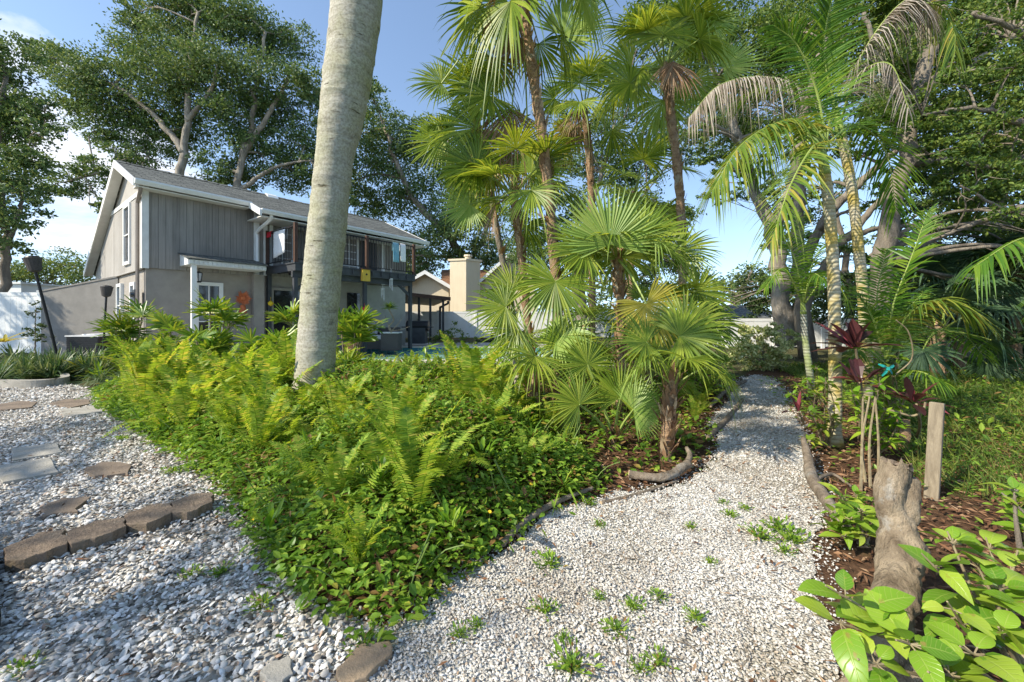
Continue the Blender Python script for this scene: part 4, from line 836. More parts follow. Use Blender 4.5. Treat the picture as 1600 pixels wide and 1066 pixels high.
# pruned stump at the right foreground
q = np.array([1.16,1.2,0.]); st = thing('tree_stump', 'pruned grey tree stump with a slanting cut top in the right foreground', 'stump', q)
pts = [q-UP*.02,np.array([1.19,1.25,.15]),np.array([1.38,1.42,.27]),np.array([1.43,1.47,.36]),np.array([1.42,1.5,.47]),P(1402,728,1.52)]
mb, a = rugged(pts, [.07,.06,.053,.06,.072,.055,.046,.044,.049], 110, 34, .3, 34., .5)
ntop = 34; V_ = mb.V[0]
for k_ in range(106,110): V_[k_*34:(k_+1)*34,2] += np.array([.012*math.sin(j_*.37+1)+.01*rng.normal() for j_ in range(34)])*(k_-105)/4
b0 = np.array([1.45,1.49,.40]); m2, a2_ = rugged([b0,b0+np.array([.045,.02,.08]),b0+np.array([.062,.035,.135])],[.05,.042,.038],40,24,.25,30.,.6); off = mb.n; mb.V += m2.V; mb.Fq += [x+off for x in m2.Fq]; mb.Ft += [x+off for x in m2.Ft]; mb.mq += m2.mq; mb.mt += m2.mt; mb.n += m2.n
for e in ((.16,-.12,.02),(-.16,.02,.0),(.1,.2,0)): mb.tube(bez([q+UP*.1,q+np.array([e[0]*.6,e[1]*.6,.04]),q+np.array(e)],8),np.linspace(.05,.02,8),8,noise=.05)
part(mb, 'trunk', m_barkt, st, True)
mb = MB(); mb.tube([a[-1]-unit(a[-1]-a[-2])*.004,a[-1]+unit(a[-1]-a[-2])*.01],[.042,.036],18,noise=.12); e = b0+np.array([.062,.035,.135]); mb.tube([e,e+UP*.008],[.035,.028],14); part(mb, 'cut_top', m_flag, st)
# ------------------------------------------------------------------ vegetation
def ell(c, r, n, shell=.5):
    return np.asarray(c)+randunit(n)*(rng.random(n)**shell)[:,None]*np.asarray(r)
def leafcloud(mb, clumps, ls, cover, asp=.5, upb=.5, tight=.15, mi=0):
    for c, r in clumps:
        r = np.broadcast_to(np.asarray(r, float), (3,)); n = int(cover*pi*r[0]*r[2]/(ls*ls*asp*.55)); ns = max(6, n//40)
        sc_ = ell(c, r*.93, ns, .42); k = rng.integers(0, ns, n); out = unit(sc_-np.asarray(c)+UP*r[2]*.2)
        C = sc_[k]+rng.normal(size=(n,3))*r*tight*np.array([1,1,.6]); D = unit(randunit(n)+out[k]*.6-UP*.15); Nn = unit(randunit(n)+UP*upb+out[k]*.3)
        mb.leaves(C, D, Nn, ls*rng.uniform(.6,1.3,n), ls*asp*rng.uniform(.7,1.3,n), mi)
def oak(name, label, cat, limbs, clumps, leaf, bark, ls, cover, asp=.5, group=None, twig=.05, upb=.5, links=True, tight=.15):
    base = np.asarray(limbs[0][0][0], float)*np.array([1,1,0]); r = thing(name, label, cat, base, 0, group); mb = MB(); sk = []
    for pts, r0, r1 in limbs:
        q = bez(pts, 26); L = np.linalg.norm(np.diff(q,axis=0),axis=1).sum(); q[2:-1] += rng.normal(0,L*.004,(23,3)); rr = np.linspace(r0, r1, 26); mb.tube(q, rr, 12, noise=.05); sk += list(zip(q[6:], rr[6:]))
    S = np.array([a for a,_ in sk]); SR = np.array([b for _,b in sk])
    if links:
        for c, rad in clumps:
            c = np.asarray(c, float); d = np.linalg.norm(S-c, axis=1)+(S[:,2]-c[2]).clip(0)*1.5; i = int(np.argmin(d)); a = S[i]; v = c-a
            mid = a+v*.5+UP*np.linalg.norm(v)*.1+rng.normal(0,.06,3)*np.linalg.norm(v); rb = min(SR[i]*.6, twig*2.2)
            q = bez([a, mid, c], 10); mb.tube(q, np.linspace(rb, twig*.35, 10), 6, noise=.05)
            rad = np.broadcast_to(np.asarray(rad,float),(3,))
            for e in range(4):
                b = q[rng.integers(4,9)]; en = c+randunit(1)[0]*rad*.75; mb.tube(bez([b,(b+en)/2+rng.normal(0,.05,3)*np.linalg.norm(en-b),en],6), np.linspace(twig*.5,twig*.15,6), 5)
    part(mb, 'trunk', bark, r, True)
    mb = MB(); leafcloud(mb, clumps, ls, cover, asp, upb, tight); part(mb, 'crown', leaf, r); return r
def cl(lst, Y, spread=1.5, rs=1., depth=.8):
    """clumps from rows (px, py, radius px) at depth Y, jittered in depth"""
    out = []
    for px, py, rp in lst:
        y = Y+rng.uniform(-spread, spread); r = rp/F*y*rs; out.append((P(px,py,y), (r, r*depth*1.1, r*.82)))
    return out

# oaks behind the house
Y = 25.
A = [(130,112,58),(85,98,45),(165,150,60),(215,100,55),(225,55,50),(255,120,65),(300,35,60),(285,75,60),(330,95,60),(200,190,55),(265,185,60),(120,165,45),(160,205,40),(235,230,50),(310,140,55),(300,215,45),(215,20,35),(270,5,50),(340,15,55),(60,85,25),(190,245,36)]
A2 = [(110,282,42),(80,292,28),(150,262,34),(160,325,24),(185,290,30)]
oak('live_oak', 'tall spreading live oak behind the house with a pale forked trunk rising over the gable', 'tree',
    [([P(284,540,Y),P(284,300,Y),P(290,215,Y),P(296,120,Y),P(310,20,Y)],.3,.09),([P(288,240,Y),P(250,190,Y),P(190,140,Y),P(120,110,Y+1)],.2,.07),([P(285,320,Y),P(240,280,Y),P(170,270,Y-1),P(100,285,Y-1)],.16,.05),([P(292,190,Y),P(330,140,Y),P(345,80,Y)],.16,.06)],
    cl(A,Y+.9,1.5,.92)+cl(A2,Y-1,.8,.9), m_oak, m_barkp, .2, 3.0, twig=.07)
Y = 26.
Bc = [(400,55,60),(450,75,55),(365,25,50),(470,130,45),(405,120,60),(440,185,55),(350,180,50),(375,230,45),(420,245,55),(480,215,50),(500,260,45),(495,160,40),(340,265,40),(385,160,50),(460,270,45),(385,285,35),(520,300,40)]
oak('live_oak', 'live oak with a leaning pale trunk behind the roof, left of the big palm', 'tree',
    [([P(366,540,Y),P(368,320,Y),P(385,220,Y),P(400,140,Y),P(415,50,Y)],.28,.08),([P(380,240,Y),P(425,170,Y),P(460,100,Y)],.2,.06),([P(370,300,Y),P(430,262,Y),P(490,250,Y)],.15,.05)],
    cl(Bc,Y+.9,1.5,.92), m_oak, m_barkp, .2, 3.0, twig=.07)
Y = 33.
Cc = [(595,185,42),(620,235,52),(570,255,50),(660,225,45),(700,265,52),(640,300,55),(720,325,55),(585,325,45),(690,365,55),(760,320,45),(640,385,45),(580,150,30),(770,385,45),(735,405,42),(555,210,45),(760,270,38),(600,380,36),(540,290,40),(690,200,26),(668,420,30)]
oak('live_oak', 'broad dark live oak standing right of the house behind the big palm trunk', 'tree',
    [([P(735,545,Y),P(735,430,Y),P(700,370,Y),P(640,300,Y),P(600,200,Y)],.5,.14),([P(728,420,Y),P(760,360,Y),P(770,290,Y)],.24,.08),([P(725,405,Y),P(680,400,Y),P(620,400,Y)],.16,.05),([P(700,370,Y),P(705,300,Y),P(700,220,Y)],.2,.06)],
    cl(Cc,Y+.6,2.,1.0), m_oak, m_bark, .26, 3.0, twig=.07)
Y = 20.
Ec = [(900,330,50),(980,270,55),(860,380,50),(1000,340,55),(830,400,45),(1030,400,40),(930,260,45),(880,250,40),(960,390,50),(900,420,45),(1010,220,40),(850,300,40),(940,200,36),(815,340,36),(1000,430,30),(1080,70,45),(1095,150,40),(1050,40,45),(1000,60,36),(960,180,36),(1060,230,40),(1060,330,36),(1070,410,36),(880,180,34),(1020,120,36)]
oak('live_oak', 'dark live oak filling the gaps between the fan palm trunks from far behind', 'tree',
    [([P(910,545,Y),P(905,440,Y),P(915,360,Y),P(940,270,Y)],.36,.1),([P(906,430,Y),P(960,380,Y),P(1010,300,Y)],.2,.06),([P(906,430,Y),P(860,380,Y),P(840,310,Y)],.18,.06)],
    cl(Ec,Y,1.5), m_oak, m_bark, .17, 2.6, twig=.06)
Y = 14.
Dc = [(5,85,45),(20,130,40),(40,190,48),(10,220,55),(62,205,28),(55,250,32),(15,290,50),(45,165,35),(-40,150,80),(-50,260,80),(30,330,34),(-20,350,60),(70,170,20),(10,180,45),(45,300,26),(15,380,34),(40,250,35),(-90,60,80)]
oak('broadleaf_tree', 'leafy tree at the left edge of the picture beside the vinyl fence', 'tree',
    [([P(2,545,Y),P(6,440,Y),P(8,360,Y),P(-5,250,Y),P(10,120,Y)],.16,.06),([P(6,400,Y),P(30,330,Y),P(40,250,Y)],.08,.03)],
    cl(Dc,Y,1.2), m_oak, m_bark, .13, 2.4, twig=.035)
# treeline far off
for i,(lst,Yf,lab) in enumerate((([(60,420,28),(95,412,30),(130,425,26),(30,428,26),(-10,425,30),(75,445,26),(125,445,24),(160,440,22)],42,'bushy far tree mass over the left vinyl fence beside the grey wing wall'),
        ([(1150,440,26),(1175,425,24),(1195,450,24),(1130,455,24),(1165,470,24),(1200,475,22),(1110,470,22),(1215,440,24)],30,'light green far tree over the end of the shell path'),
        ([(560,420,40),(620,430,40),(640,400,36),(500,440,46),(540,470,40)],44,'far tree behind the house roof line and the balcony end'),
        ([(840,455,30),(890,460,30),(940,460,30),(1000,465,30),(1060,455,34),(1080,430,28),(960,440,30)],30,'row of low far bushes behind the long fence among the palms'))):
    oak('far_tree', lab, 'tree', [([P(lst[0][0],540,Yf),P(lst[0][0],470,Yf),P(lst[1][0],lst[1][1],Yf)],.25,.1)], cl(lst,Yf,2.), m_far, m_bark, .28, 2.4, twig=.05, tight=.24)
q = P(135,445,20); 
# right-hand oaks and the canopy overhead
Y = 11.
k1 = [(1100,95,50),(1060,140,36),(1120,30,60),(1180,60,60),(1230,20,60),(1150,140,45),(1200,120,50),(1090,200,30),(1060,60,40),(1020,20,40),(1140,210,40),(1205,200,36),(1250,90,55),(1040,190,24),(1165,265,28),(1110,250,26),(1245,170,40)]
oak('live_oak', 'pale grey forked oak trunk beyond the slender palms with thin foliage high up', 'tree',
    [([P(1228,540,Y),P(1222,470,Y),P(1212,390,Y),P(1195,330,Y),P(1178,290,Y),P(1150,200,Y),P(1110,100,Y)],.26,.06),([P(1210,375,Y),P(1222,320,Y),P(1250,265,Y-.3),P(1255,150,Y-.5)],.17,.05)],
    cl(k1,Y,1.6), m_oak2, m_barkp, .1, 2.8, twig=.03)
Y = 9.
k2 = [(1290,120,60),(1330,60,60),(1280,30,60),(1380,20,70),(1340,180,45),(1300,220,34),(1390,120,60),(1245,240,30),(1420,210,40),(1220,60,50),(1350,240,26),(1290,330,20),(1335,400,24),(1345,330,18),(1275,300,16),(1380,300,24)]
oak('live_oak', 'forked brown oak whose long limbs lean right across the gap of sky', 'tree',
    [([P(1262,560,Y),P(1252,440,Y),P(1246,370,Y),P(1245,280,Y),P(1255,180,Y),P(1290,60,Y)],.18,.06),([P(1252,430,Y),P(1285,350,Y),P(1340,290,Y),P(1400,235,Y-.5)],.12,.06),([P(1256,470,Y),P(1300,400,Y),P(1360,330,Y),P(1440,250,Y-.5)],.11,.05),([P(1320,375,Y),P(1360,360,Y),P(1400,350,Y)],.07,.04)],
    cl(k2,Y,1.2), m_oak2, m_bark, .09, 2.4, twig=.028)
Y = 7.
k3 = []
for yy in range(-90,470,48):
    for xx in range(1395,1790,50):
        if xx < 1450 and 215 < yy < 420: continue
        if xx < 1500 and yy > 330: continue
        k3.append((xx+rng.uniform(-22,22), yy+rng.uniform(-20,20), rng.uniform(36,52)))
oak('live_oak', 'big leaning oak with a mottled grey trunk carrying the dark canopy on the right', 'tree',
    [([P(1372,560,Y),P(1376,430,Y),P(1392,340,Y),P(1418,230,Y),P(1440,140,Y),P(1470,10,Y)],.165,.09),([P(1440,140,Y),P(1500,110,Y),P(1580,60,Y)],.08,.03),([P(1410,260,Y),P(1480,250,Y),P(1560,260,Y),P(1640,230,Y)],.06,.03),([P(1430,180,Y),P(1380,110,Y),P(1350,20,Y)],.06,.03)],
    cl(k3,Y+.8,1.6), m_oak2, m_bark, .085, 3.1, twig=.02)
Y = 17.
k7 = [(rng.uniform(1215,1500), rng.uniform(290,480), rng.uniform(20,34)) for i in range(30)]+[(rng.uniform(1100,1230), rng.uniform(60,230), rng.uniform(24,36)) for i in range(14)]+[(rng.uniform(1080,1200), rng.uniform(445,490), rng.uniform(14,22)) for i in range(8)]+[(rng.uniform(1090,1215), rng.uniform(230,330), rng.uniform(16,26)) for i in range(9)]
oak('live_oak', 'thin foliaged oak beyond the white fence closing the gaps between the right trunks', 'tree',
    [([P(1330,545,Y),P(1325,450,Y),P(1310,350,Y),P(1260,200,Y)],.18,.06),([P(1325,440,Y),P(1380,380,Y),P(1440,330,Y)],.1,.04),([P(1322,430,Y),P(1260,400,Y),P(1225,350,Y)],.08,.03)], cl(k7,Y,1.5), m_oak, m_bark, .14, 1.5, twig=.03)
Y = 12.5
k6 = [(rng.uniform(1430,1720), rng.uniform(90,500), rng.uniform(34,50)) for i in range(46)]
oak('live_oak', 'dark oak far back in the right thicket closing off the sky behind the canopy', 'tree',
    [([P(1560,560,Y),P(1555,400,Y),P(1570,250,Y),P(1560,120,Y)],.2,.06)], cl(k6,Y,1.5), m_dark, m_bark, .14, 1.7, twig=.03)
Y = 5.2
k4 = [(1540,40,60),(1590,100,60),(1490,130,45),(1560,180,55),(1610,230,60),(1500,30,45),(1470,60,36),(1590,320,50),(1545,270,42),(1480,180,34),(1640,60,70),(1450,30,36),(1415,60,30),(1620,400,40),(1500,300,34),(1460,340,24)]
oak('oak_branch_tree', 'nearer oak at the right edge with fine drooping twigs and bright leaf sprays', 'tree',
    [([P(1720,620,Y),P(1712,400,Y),P(1680,200,Y),P(1600,60,Y),P(1520,20,Y)],.075,.02),([P(1700,330,Y),P(1620,320,Y),P(1520,350,Y),P(1470,370,Y)],.06,.015),([P(1690,240,Y),P(1610,200,Y),P(1530,170,Y),P(1440,180,Y)],.06,.015),([P(1705,380,Y),P(1640,330,Y),P(1580,330,Y),P(1500,290,Y)],.05,.012)],
    cl(k4,Y,.5), m_oak2, m_bark, .06, .95, twig=.012)
# understory on the right: dark shrubs in depth
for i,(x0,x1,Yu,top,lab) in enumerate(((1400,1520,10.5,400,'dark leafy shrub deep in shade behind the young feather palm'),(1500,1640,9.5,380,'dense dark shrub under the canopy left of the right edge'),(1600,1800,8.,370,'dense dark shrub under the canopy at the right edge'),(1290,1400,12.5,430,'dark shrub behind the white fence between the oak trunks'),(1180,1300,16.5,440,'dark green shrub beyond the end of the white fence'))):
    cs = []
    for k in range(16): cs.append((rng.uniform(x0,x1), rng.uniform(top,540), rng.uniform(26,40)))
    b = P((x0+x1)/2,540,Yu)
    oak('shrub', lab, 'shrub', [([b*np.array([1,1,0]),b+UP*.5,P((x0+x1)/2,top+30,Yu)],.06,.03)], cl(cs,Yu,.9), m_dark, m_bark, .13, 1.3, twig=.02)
# an oak standing behind the camera to the left: its crown throws the dappled shade over the shells; one limb is added to shade the path
k5 = []
for i in range(46):
    a = rng.uniform(0,6.28); rr = rng.uniform(0,1)**.5
    k5.append((np.array([-8.1+2.0*rr*cos(a), -1.85+.85*rr*sin(a), 5.6+rng.uniform(-.7,.7)]), (.42,.42,.3)) if i < 22 else (np.array([-4.3+1.1*rr*cos(a), .25+.6*rr*sin(a), 6.5+rng.uniform(-.4,.4)]), (.34,.34,.25)) if i < 34 else (np.array([-11.2+1.5*rr*cos(a), .55+.8*rr*sin(a), 5.6+rng.uniform(-.5,.5)]), (.45,.45,.3)))
oak('shade_tree', 'oak beside the camera on the left whose crown dapples the shells with shade', 'tree', [([(-9.2,-3.,0),(-9.,-2.8,2.2),(-8.7,-2.5,5.2)],.2,.1),([(-9.,-2.8,2.4),(-7.,-1.4,4.8),(-4.6,.1,6.4)],.09,.03)], k5, m_oak2, m_bark, .09, .42, twig=.02)

# ---- palms
def fan(mb, H, Mv, Nv, Rr, amax=2.2, n=38, cup=.0, droop=.25, mi=0, split=.55):
    split = rng.uniform(.45,.6)
    """one palmate leaf: pleated blade with free drooping tips. H hastula, Mv middle direction, Nv upper-face normal"""
    Mv = unit(np.asarray(Mv,float)); S = unit(np.cross(Mv, Nv)); Nv = np.cross(S, Mv)
    a = np.linspace(-amax, amax, n)+rng.normal(0,.012,n); da = 2*amax/(n-1)
    D = np.cos(a)[:,None]*Mv+np.sin(a)[:,None]*S; nn = np.tile(Nv,(n,1))+D*0
    D = unit(D+Nv*cup*np.abs(np.sin(a))[:,None]); L = Rr*(1-.2*(np.abs(a)/amax)**2)*rng.uniform(.93,1.05,n); W = L*split*2*math.tan(da/2)*1.04
    nn = unit(nn-np.sum(nn*D,1)[:,None]*D)
    mb.blades(np.tile(H,(n,1)), D, nn, L, W, [0,.28,split,.75,.9,1], [.03,.52,1,.62,.3,.03], rng.uniform(.35,.6), rng.uniform(-.02,.1,n), droop*rng.uniform(.5,1.6,n)*rng.choice([.5,1,1,2.4],n)*.95, mi, 4)
    return mb
def petiole(mb, a, b, r=.012, sag=.06):
    v = np.asarray(b)-np.asarray(a); mb.tube(bez([a, np.asarray(a)+v*.5+UP*np.linalg.norm(v)*sag, b], 8), np.linspace(r*1.25, r*.7, 8), 5)
LEAFM = [m_fan, m_fanl, m_fany, m_fand]
sk = oak('shade_tree', 'oak beyond the left edge whose crown shades the vinyl fence and the planter', 'tree', [([(-23.5,8.,0),(-23.3,8.2,2.5),(-22.8,8.8,5.5)],.22,.1)], [(np.array([rng.uniform(-26,-19.8),rng.uniform(7.2,9.6),rng.uniform(5.0,7.2)]),(.75,.75,.5)) for i in range(26)], m_oak2, m_bark, .14, 1.2, twig=.03)
def fan_palm(label, path, r0, r1, nl, Rr, pet, boots=90, elmax=80, elmin=-35, explicit=(), dead=0, skip=None, leafm=None, group=None, name='fan_palm', bark=None, seedaz=0., n=38):
    base = np.asarray(path[0],float)*np.array([1,1,0]); r = thing(name, label, 'palm tree', base, 0, group)
    path = bez([base]+[np.asarray(p,float) for p in path[1:]], 40); mb = MB(); L = np.linalg.norm(np.diff(path,axis=0),axis=1).sum()
    rr = np.linspace(r0, r1, 40); rr[0] *= 1.25; rr[1] *= 1.1; mb.tube(path, rr*(1+.1*rng.normal(size=40)*.6), 12, 0, noise=.07)
    if boots:
        k = rng.uniform(1,39,boots); i = k.astype(int); f = (k-i)[:,None]; c = path[i]*(1-f)+path[np.minimum(i+1,39)]*f; a = rng.uniform(0,6.28,boots)
        o = np.stack([np.cos(a),np.sin(a),np.zeros(boots)],1); mb.blades(c+o*np.interp(k,np.arange(40),rr)[:,None]*.85, o*rng.uniform(.25,.8,boots)[:,None]+UP, o, rng.uniform(.06,.16,boots), rng.uniform(.03,.06,boots), [0,.5,1],[1,.75,.25], .35, rng.uniform(-.3,.25,boots), 0., 1)
    part(mb, 'trunk', [bark or m_palmbark, m_boot], r, True)
    C = path[-1]; ml = MB(); mp_ = MB(); md = MB()
    for i in range(nl):
        a = seedaz+i*2.39996+rng.normal(0,.2); f = (i+.5)/nl; e = R(elmax+(elmin-elmax)*f+rng.normal(0,7)); h = np.array([cos(a),sin(a),0])
        if skip is not None and skip(h, e): continue
        pd = h*cos(e)+UP*sin(e); pl = pet*rng.uniform(.75,1.2)*(.75+.25*f); H = C+pd*pl-UP*pl*.1*(1-abs(sin(e)))
        e2 = e-R(18+22*f+rng.normal(0,8)); Mv = h*cos(e2)+UP*sin(e2); Nv = -h*sin(e2)+UP*cos(e2); Nv = Nv+np.cross(Mv,Nv)*rng.normal(0,.35)
        mi = 0 if rng.random() > .3 else 1
        if f > .8 and rng.random() < .03: mi = 2
        fan(ml, H, Mv, Nv, Rr*rng.uniform(.82,1.12)*(1 if f > .1 else .8), rng.uniform(1.75,2.35) if f > .12 else .9, n, rng.uniform(-.05,.3), .12+.25*f, mi); petiole(mp_, C-UP*.08+h*r1*.5, H, .011*Rr/.6)
    for (H, ang, tilt, s, mi) in explicit:
        H = np.asarray(H,float); a = R(ang); Mv = unit(np.array([cos(a),0.,sin(a)])+np.array([0,tilt[0],0])); Nv = np.array([tilt[1],-1.,tilt[2] if len(tilt) > 2 else .35])
        fan(ml, H, Mv, Nv, s, (2.25 if mi != 1 else 1.9) if mi != 3 else 1.1, n+4, .12, (.1 if mi != 1 else .0) if mi != 3 else .25, mi); petiole(mp_, C-UP*.06, H, .013)
    for k in range(dead):
        a = rng.uniform(0,6.28); h = np.array([cos(a),sin(a),0]); H = C-UP*rng.uniform(.1,.3)+h*(r1+pet*.35); petiole(md, C-UP*.1, H, .012, .1); fan(md, H, h*.25-UP, h+UP*.2, Rr*rng.uniform(.8,1.05), .8, 22, .3, .1)
    part(ml, 'crown', leafm or LEAFM, r); part(mp_, 'petioles', m_pet, r)
    if md.n: part(md, 'dead_fronds', m_fand, r)
    return r
E = lambda px,py,Y,ang,tl,s,mi=0: (P(px,py,Y), ang, tl, s, mi)
fan_palm('tallest fan palm left of centre with a rough brown trunk rising out of the picture', [G(872,648),P(872,520,4.9),P(866,400,4.9),P(848,220,4.9),P(826,70,4.9),P(815,-20,4.9)], .066, .06, 17, .66, .75, 220, 75, -45,
    [E(765,150,5.3,200,(-.2,.1),.62),E(800,170,5.3,262,(-.3,.1),.75,3),E(745,200,5.2,215,(-.3,.3),.62),E(880,55,5.3,40,(-.4,-.2),.7,1),E(690,130,5.4,165,(-.1,.4),.5),E(825,220,5.3,268,(-.3,0),.7,3)], 3)
fan_palm('slim fan palm with a reddish trunk second from the left of the palm group', [G(835,660),P(830,560,5.2),P(816,420,5.2),P(802,300,5.2)], .05, .045, 12, .54, .6, 160, 75, -25,
    [E(735,320,5.0,205,(-.3,.2),.45,1),E(745,262,5.0,150,(-.2,.3),.6),E(830,270,5.1,45,(-.2,-.2),.6),E(728,255,5.1,195,(-.2,.3),.5)], 1)
fan_palm('leaning slim fan palm at the left of the group with a thin pale trunk', [G(812,640),P(800,480,6.2),P(780,380,6.2),P(760,270,6.2),P(752,215,6.2)], .05,.046, 10, .62, .75, 60, 75, -50, [E(745,135,6.,170,(-.3,.3),.85),E(690,220,6.,190,(-.2,.3),.6),E(770,250,6.,250,(-.3,0),.7,2)], 1, bark=m_barkp)
fan_palm('centre fan palm with the large pale round leaf held upright at mid height', [G(968,655),P(970,560,4.6),P(969,470,4.6),P(964,395,4.6)], .05,.045, 9, .52, .45, 160, 60, 0,
    [E(953,382,4.1,94,(-.02,-.12,.05),.64,1),E(1000,375,4.4,58,(.1,-.3,.6),.58),E(915,392,4.2,165,(-.2,.25,.6),.52),E(1010,475,4.0,300,(-.3,-.1,.7),.5,2),E(868,440,4.0,248,(-.3,.15,.6),.52),E(1065,390,4.5,15,(-.1,-.3,.6),.45)], 0, seedaz=1.)
fan_palm('tall fan palm at the right of the group with a bright upright top leaf', [G(1066,610),P(1067,470,6.5),P(1062,300,6.5),P(1048,180,6.5),P(1038,100,6.5)], .07,.064, 13, .7, .75, 200, 78, -25,
    [E(1035,55,6.1,95,(.1,.05),.75),E(1130,105,6.2,25,(-.3,-.2),.6,1),E(1110,30,6.2,280,(-.4,0),.55,1),E(985,130,6.2,190,(-.3,.2),.7)], 2)
fan_palm('medium fan palm standing behind and between the two tall ones', [G(925,590),P(925,400,7.8),P(922,260,7.8),P(912,165,7.8)], .07,.064, 10, .66, .7, 130, 78, -45, [E(905,130,7.4,100,(.1,.1),.75)], 2)
fan_palm('short thick brown fan palm beside the bend of the path', [G(1040,720),P(1044,660,3.2),P(1052,585,3.2)], .05,.045, 6, .38, .32, 90, 65, 15,
    [E(1062,525,3.15,18,(-.2,-.3,1.),.4),E(1010,535,3.1,165,(-.15,.3,1.),.36),E(1070,510,3.3,50,(.1,-.3,.8),.4)], 0)
fan_palm('low stemless fan palm with bright leaves in front of the palm group', [G(958,705),P(960,680,3.55)], .04,.035, 1, .34, .4, 30, 70, 20,
    [E(968,622,3.4,82,(.1,0),.36,0),E(905,632,3.3,135,(.05,.2),.34,0),E(990,640,3.3,25,(-.1,-.1),.32,1),E(918,570,3.5,110,(.1,.1),.36,0)], 0)
fan_palm('bushy fan palm at the left of the group with drooping leaves beside the pool', [G(835,690),P(833,620,4.1),P(838,560,4.1)], .05,.045, 3, .46, .4, 90, 60, 0,
    [E(790,480,4.2,175,(-.1,.2,.5),.44),E(805,515,4.2,205,(-.2,.2,.6),.4),E(800,455,4.4,140,(0,.2,.5),.42),E(880,540,4.,60,(.1,-.1,.4),.34)], 0)
fan_palm('low fan palm hidden behind the centre one with drooping dark leaves', [G(895,640),P(898,560,5.3),P(905,520,5.3)], .06,.05, 8, .5, .5, 70, 70, -20, [], 0)
fan_palm('low fan palm at the right of the group with leaves spreading over the path', [G(1010,625),P(1015,560,5.8),P(1020,500,5.8)], .06,.05, 9, .58, .6, 70, 70, -15, [E(1090,455,5.4,350,(-.1,-.3,.8),.55),E(1110,500,5.3,335,(-.2,-.3,1),.5)], 0)
fan_palm('young fan palm with thin stems growing behind the low stemless one', [G(985,640),P(990,600,5.2)], .045,.04, 9, .48, .6, 20, 75, 5, [], 0)
fan_palm('fan palm with a dark crown behind the tall right-hand one', [G(985,575),P(985,420,9.),P(990,300,9.)], .085,.08, 11, .85, .9, 60, 75, -50, [], 2)
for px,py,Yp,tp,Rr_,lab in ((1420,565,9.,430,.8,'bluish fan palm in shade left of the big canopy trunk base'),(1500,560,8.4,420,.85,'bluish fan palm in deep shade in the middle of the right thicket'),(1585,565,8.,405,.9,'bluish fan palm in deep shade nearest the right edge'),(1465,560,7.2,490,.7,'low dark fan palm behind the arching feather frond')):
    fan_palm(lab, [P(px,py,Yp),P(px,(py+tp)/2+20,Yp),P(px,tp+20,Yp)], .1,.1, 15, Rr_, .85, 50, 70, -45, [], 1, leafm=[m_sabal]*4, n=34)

# feather palms
def frond(mb, mr, pts, ll, n=44, phi=58, droop=.5, wd=.017, lift=.2, r=.012, mi=0, taper=.45, start=.12, flat=None, tipmi=None):
    q = bez(pts, 24); mr.tube(q, np.linspace(r, r*.2, 24), 5); T = unit(np.gradient(q,axis=0)); u = np.linspace(start,.985,n); c = np.stack([np.interp(u*23,np.arange(24),q[:,k]) for k in range(3)],1); t = unit(np.stack([np.interp(u*23,np.arange(24),T[:,k]) for k in range(3)],1))
    up = np.asarray(flat, float) if flat is not None else UP
    S = np.cross(t, up); bad = np.linalg.norm(S,axis=1) < .25; S[bad] = np.cross(t[bad], [0,-1.,.2]); S = unit(S); nn = unit(np.cross(S, t))
    prof = np.interp(u, [0,.2,.55,.85,1], [.6,.9,1,.72,taper]); ph = np.radians(np.interp(u,[0,.6,1],[phi+12,phi,phi*.5]))[:,None]
    for sg in (-1,1):
        j = rng.normal(0,.06,(n,1)); D = t*np.cos(ph+j)+S*sg*np.sin(ph+j)+nn*(lift+rng.normal(0,.08,(n,1)))
        m_ = mi if tipmi is None else mi
        mb.blades(c, D, nn*1.+S*sg*.25, ll*prof*rng.uniform(.8,1.15,n), wd*rng.uniform(.75,1.15,n), [0,.15,.5,.8,1],[.35,1,.85,.45,.03], .35, .0, droop*rng.uniform(.45,1.6,n), m_)
FEM = [m_feat, m_featy, m_featd]
def feather_palm(label, path, r0, r1, fronds, stemmat=m_ring, name='feather_palm', group=None, sheath=.45):
    base = np.asarray(path[0],float)*np.array([1,1,0]); r = thing(name, label, 'palm tree', base, 0, group); pth = bez([base]+[np.asarray(p,float) for p in path[1:]], 36)
    rr = np.linspace(r0,r1,36); rr[:3] *= [1.5,1.25,1.1]; mb = MB(); mb.tube(pth, rr, 14, noise=.02); tr = part(mb, 'trunk', stemmat, r, True)
    if sheath:
        C = pth[-1]; u = unit(pth[-1]-pth[-3]); mb = MB(); mb.tube(bez([C-u*.05,C+u*sheath*.3,C+u*sheath],8), np.linspace(r1*1.12,r1*.5,8), 10); part(mb, 'crownshaft', m_pet, r, True)
    ml = MB(); mr = MB()
    for f in fronds: frond(ml, mr, *f[:2], **f[2])
    part(ml, 'crown', FEM, r); part(mr, 'midribs', m_pet, r); return r
V = lambda *a: [P(*p) for p in a]
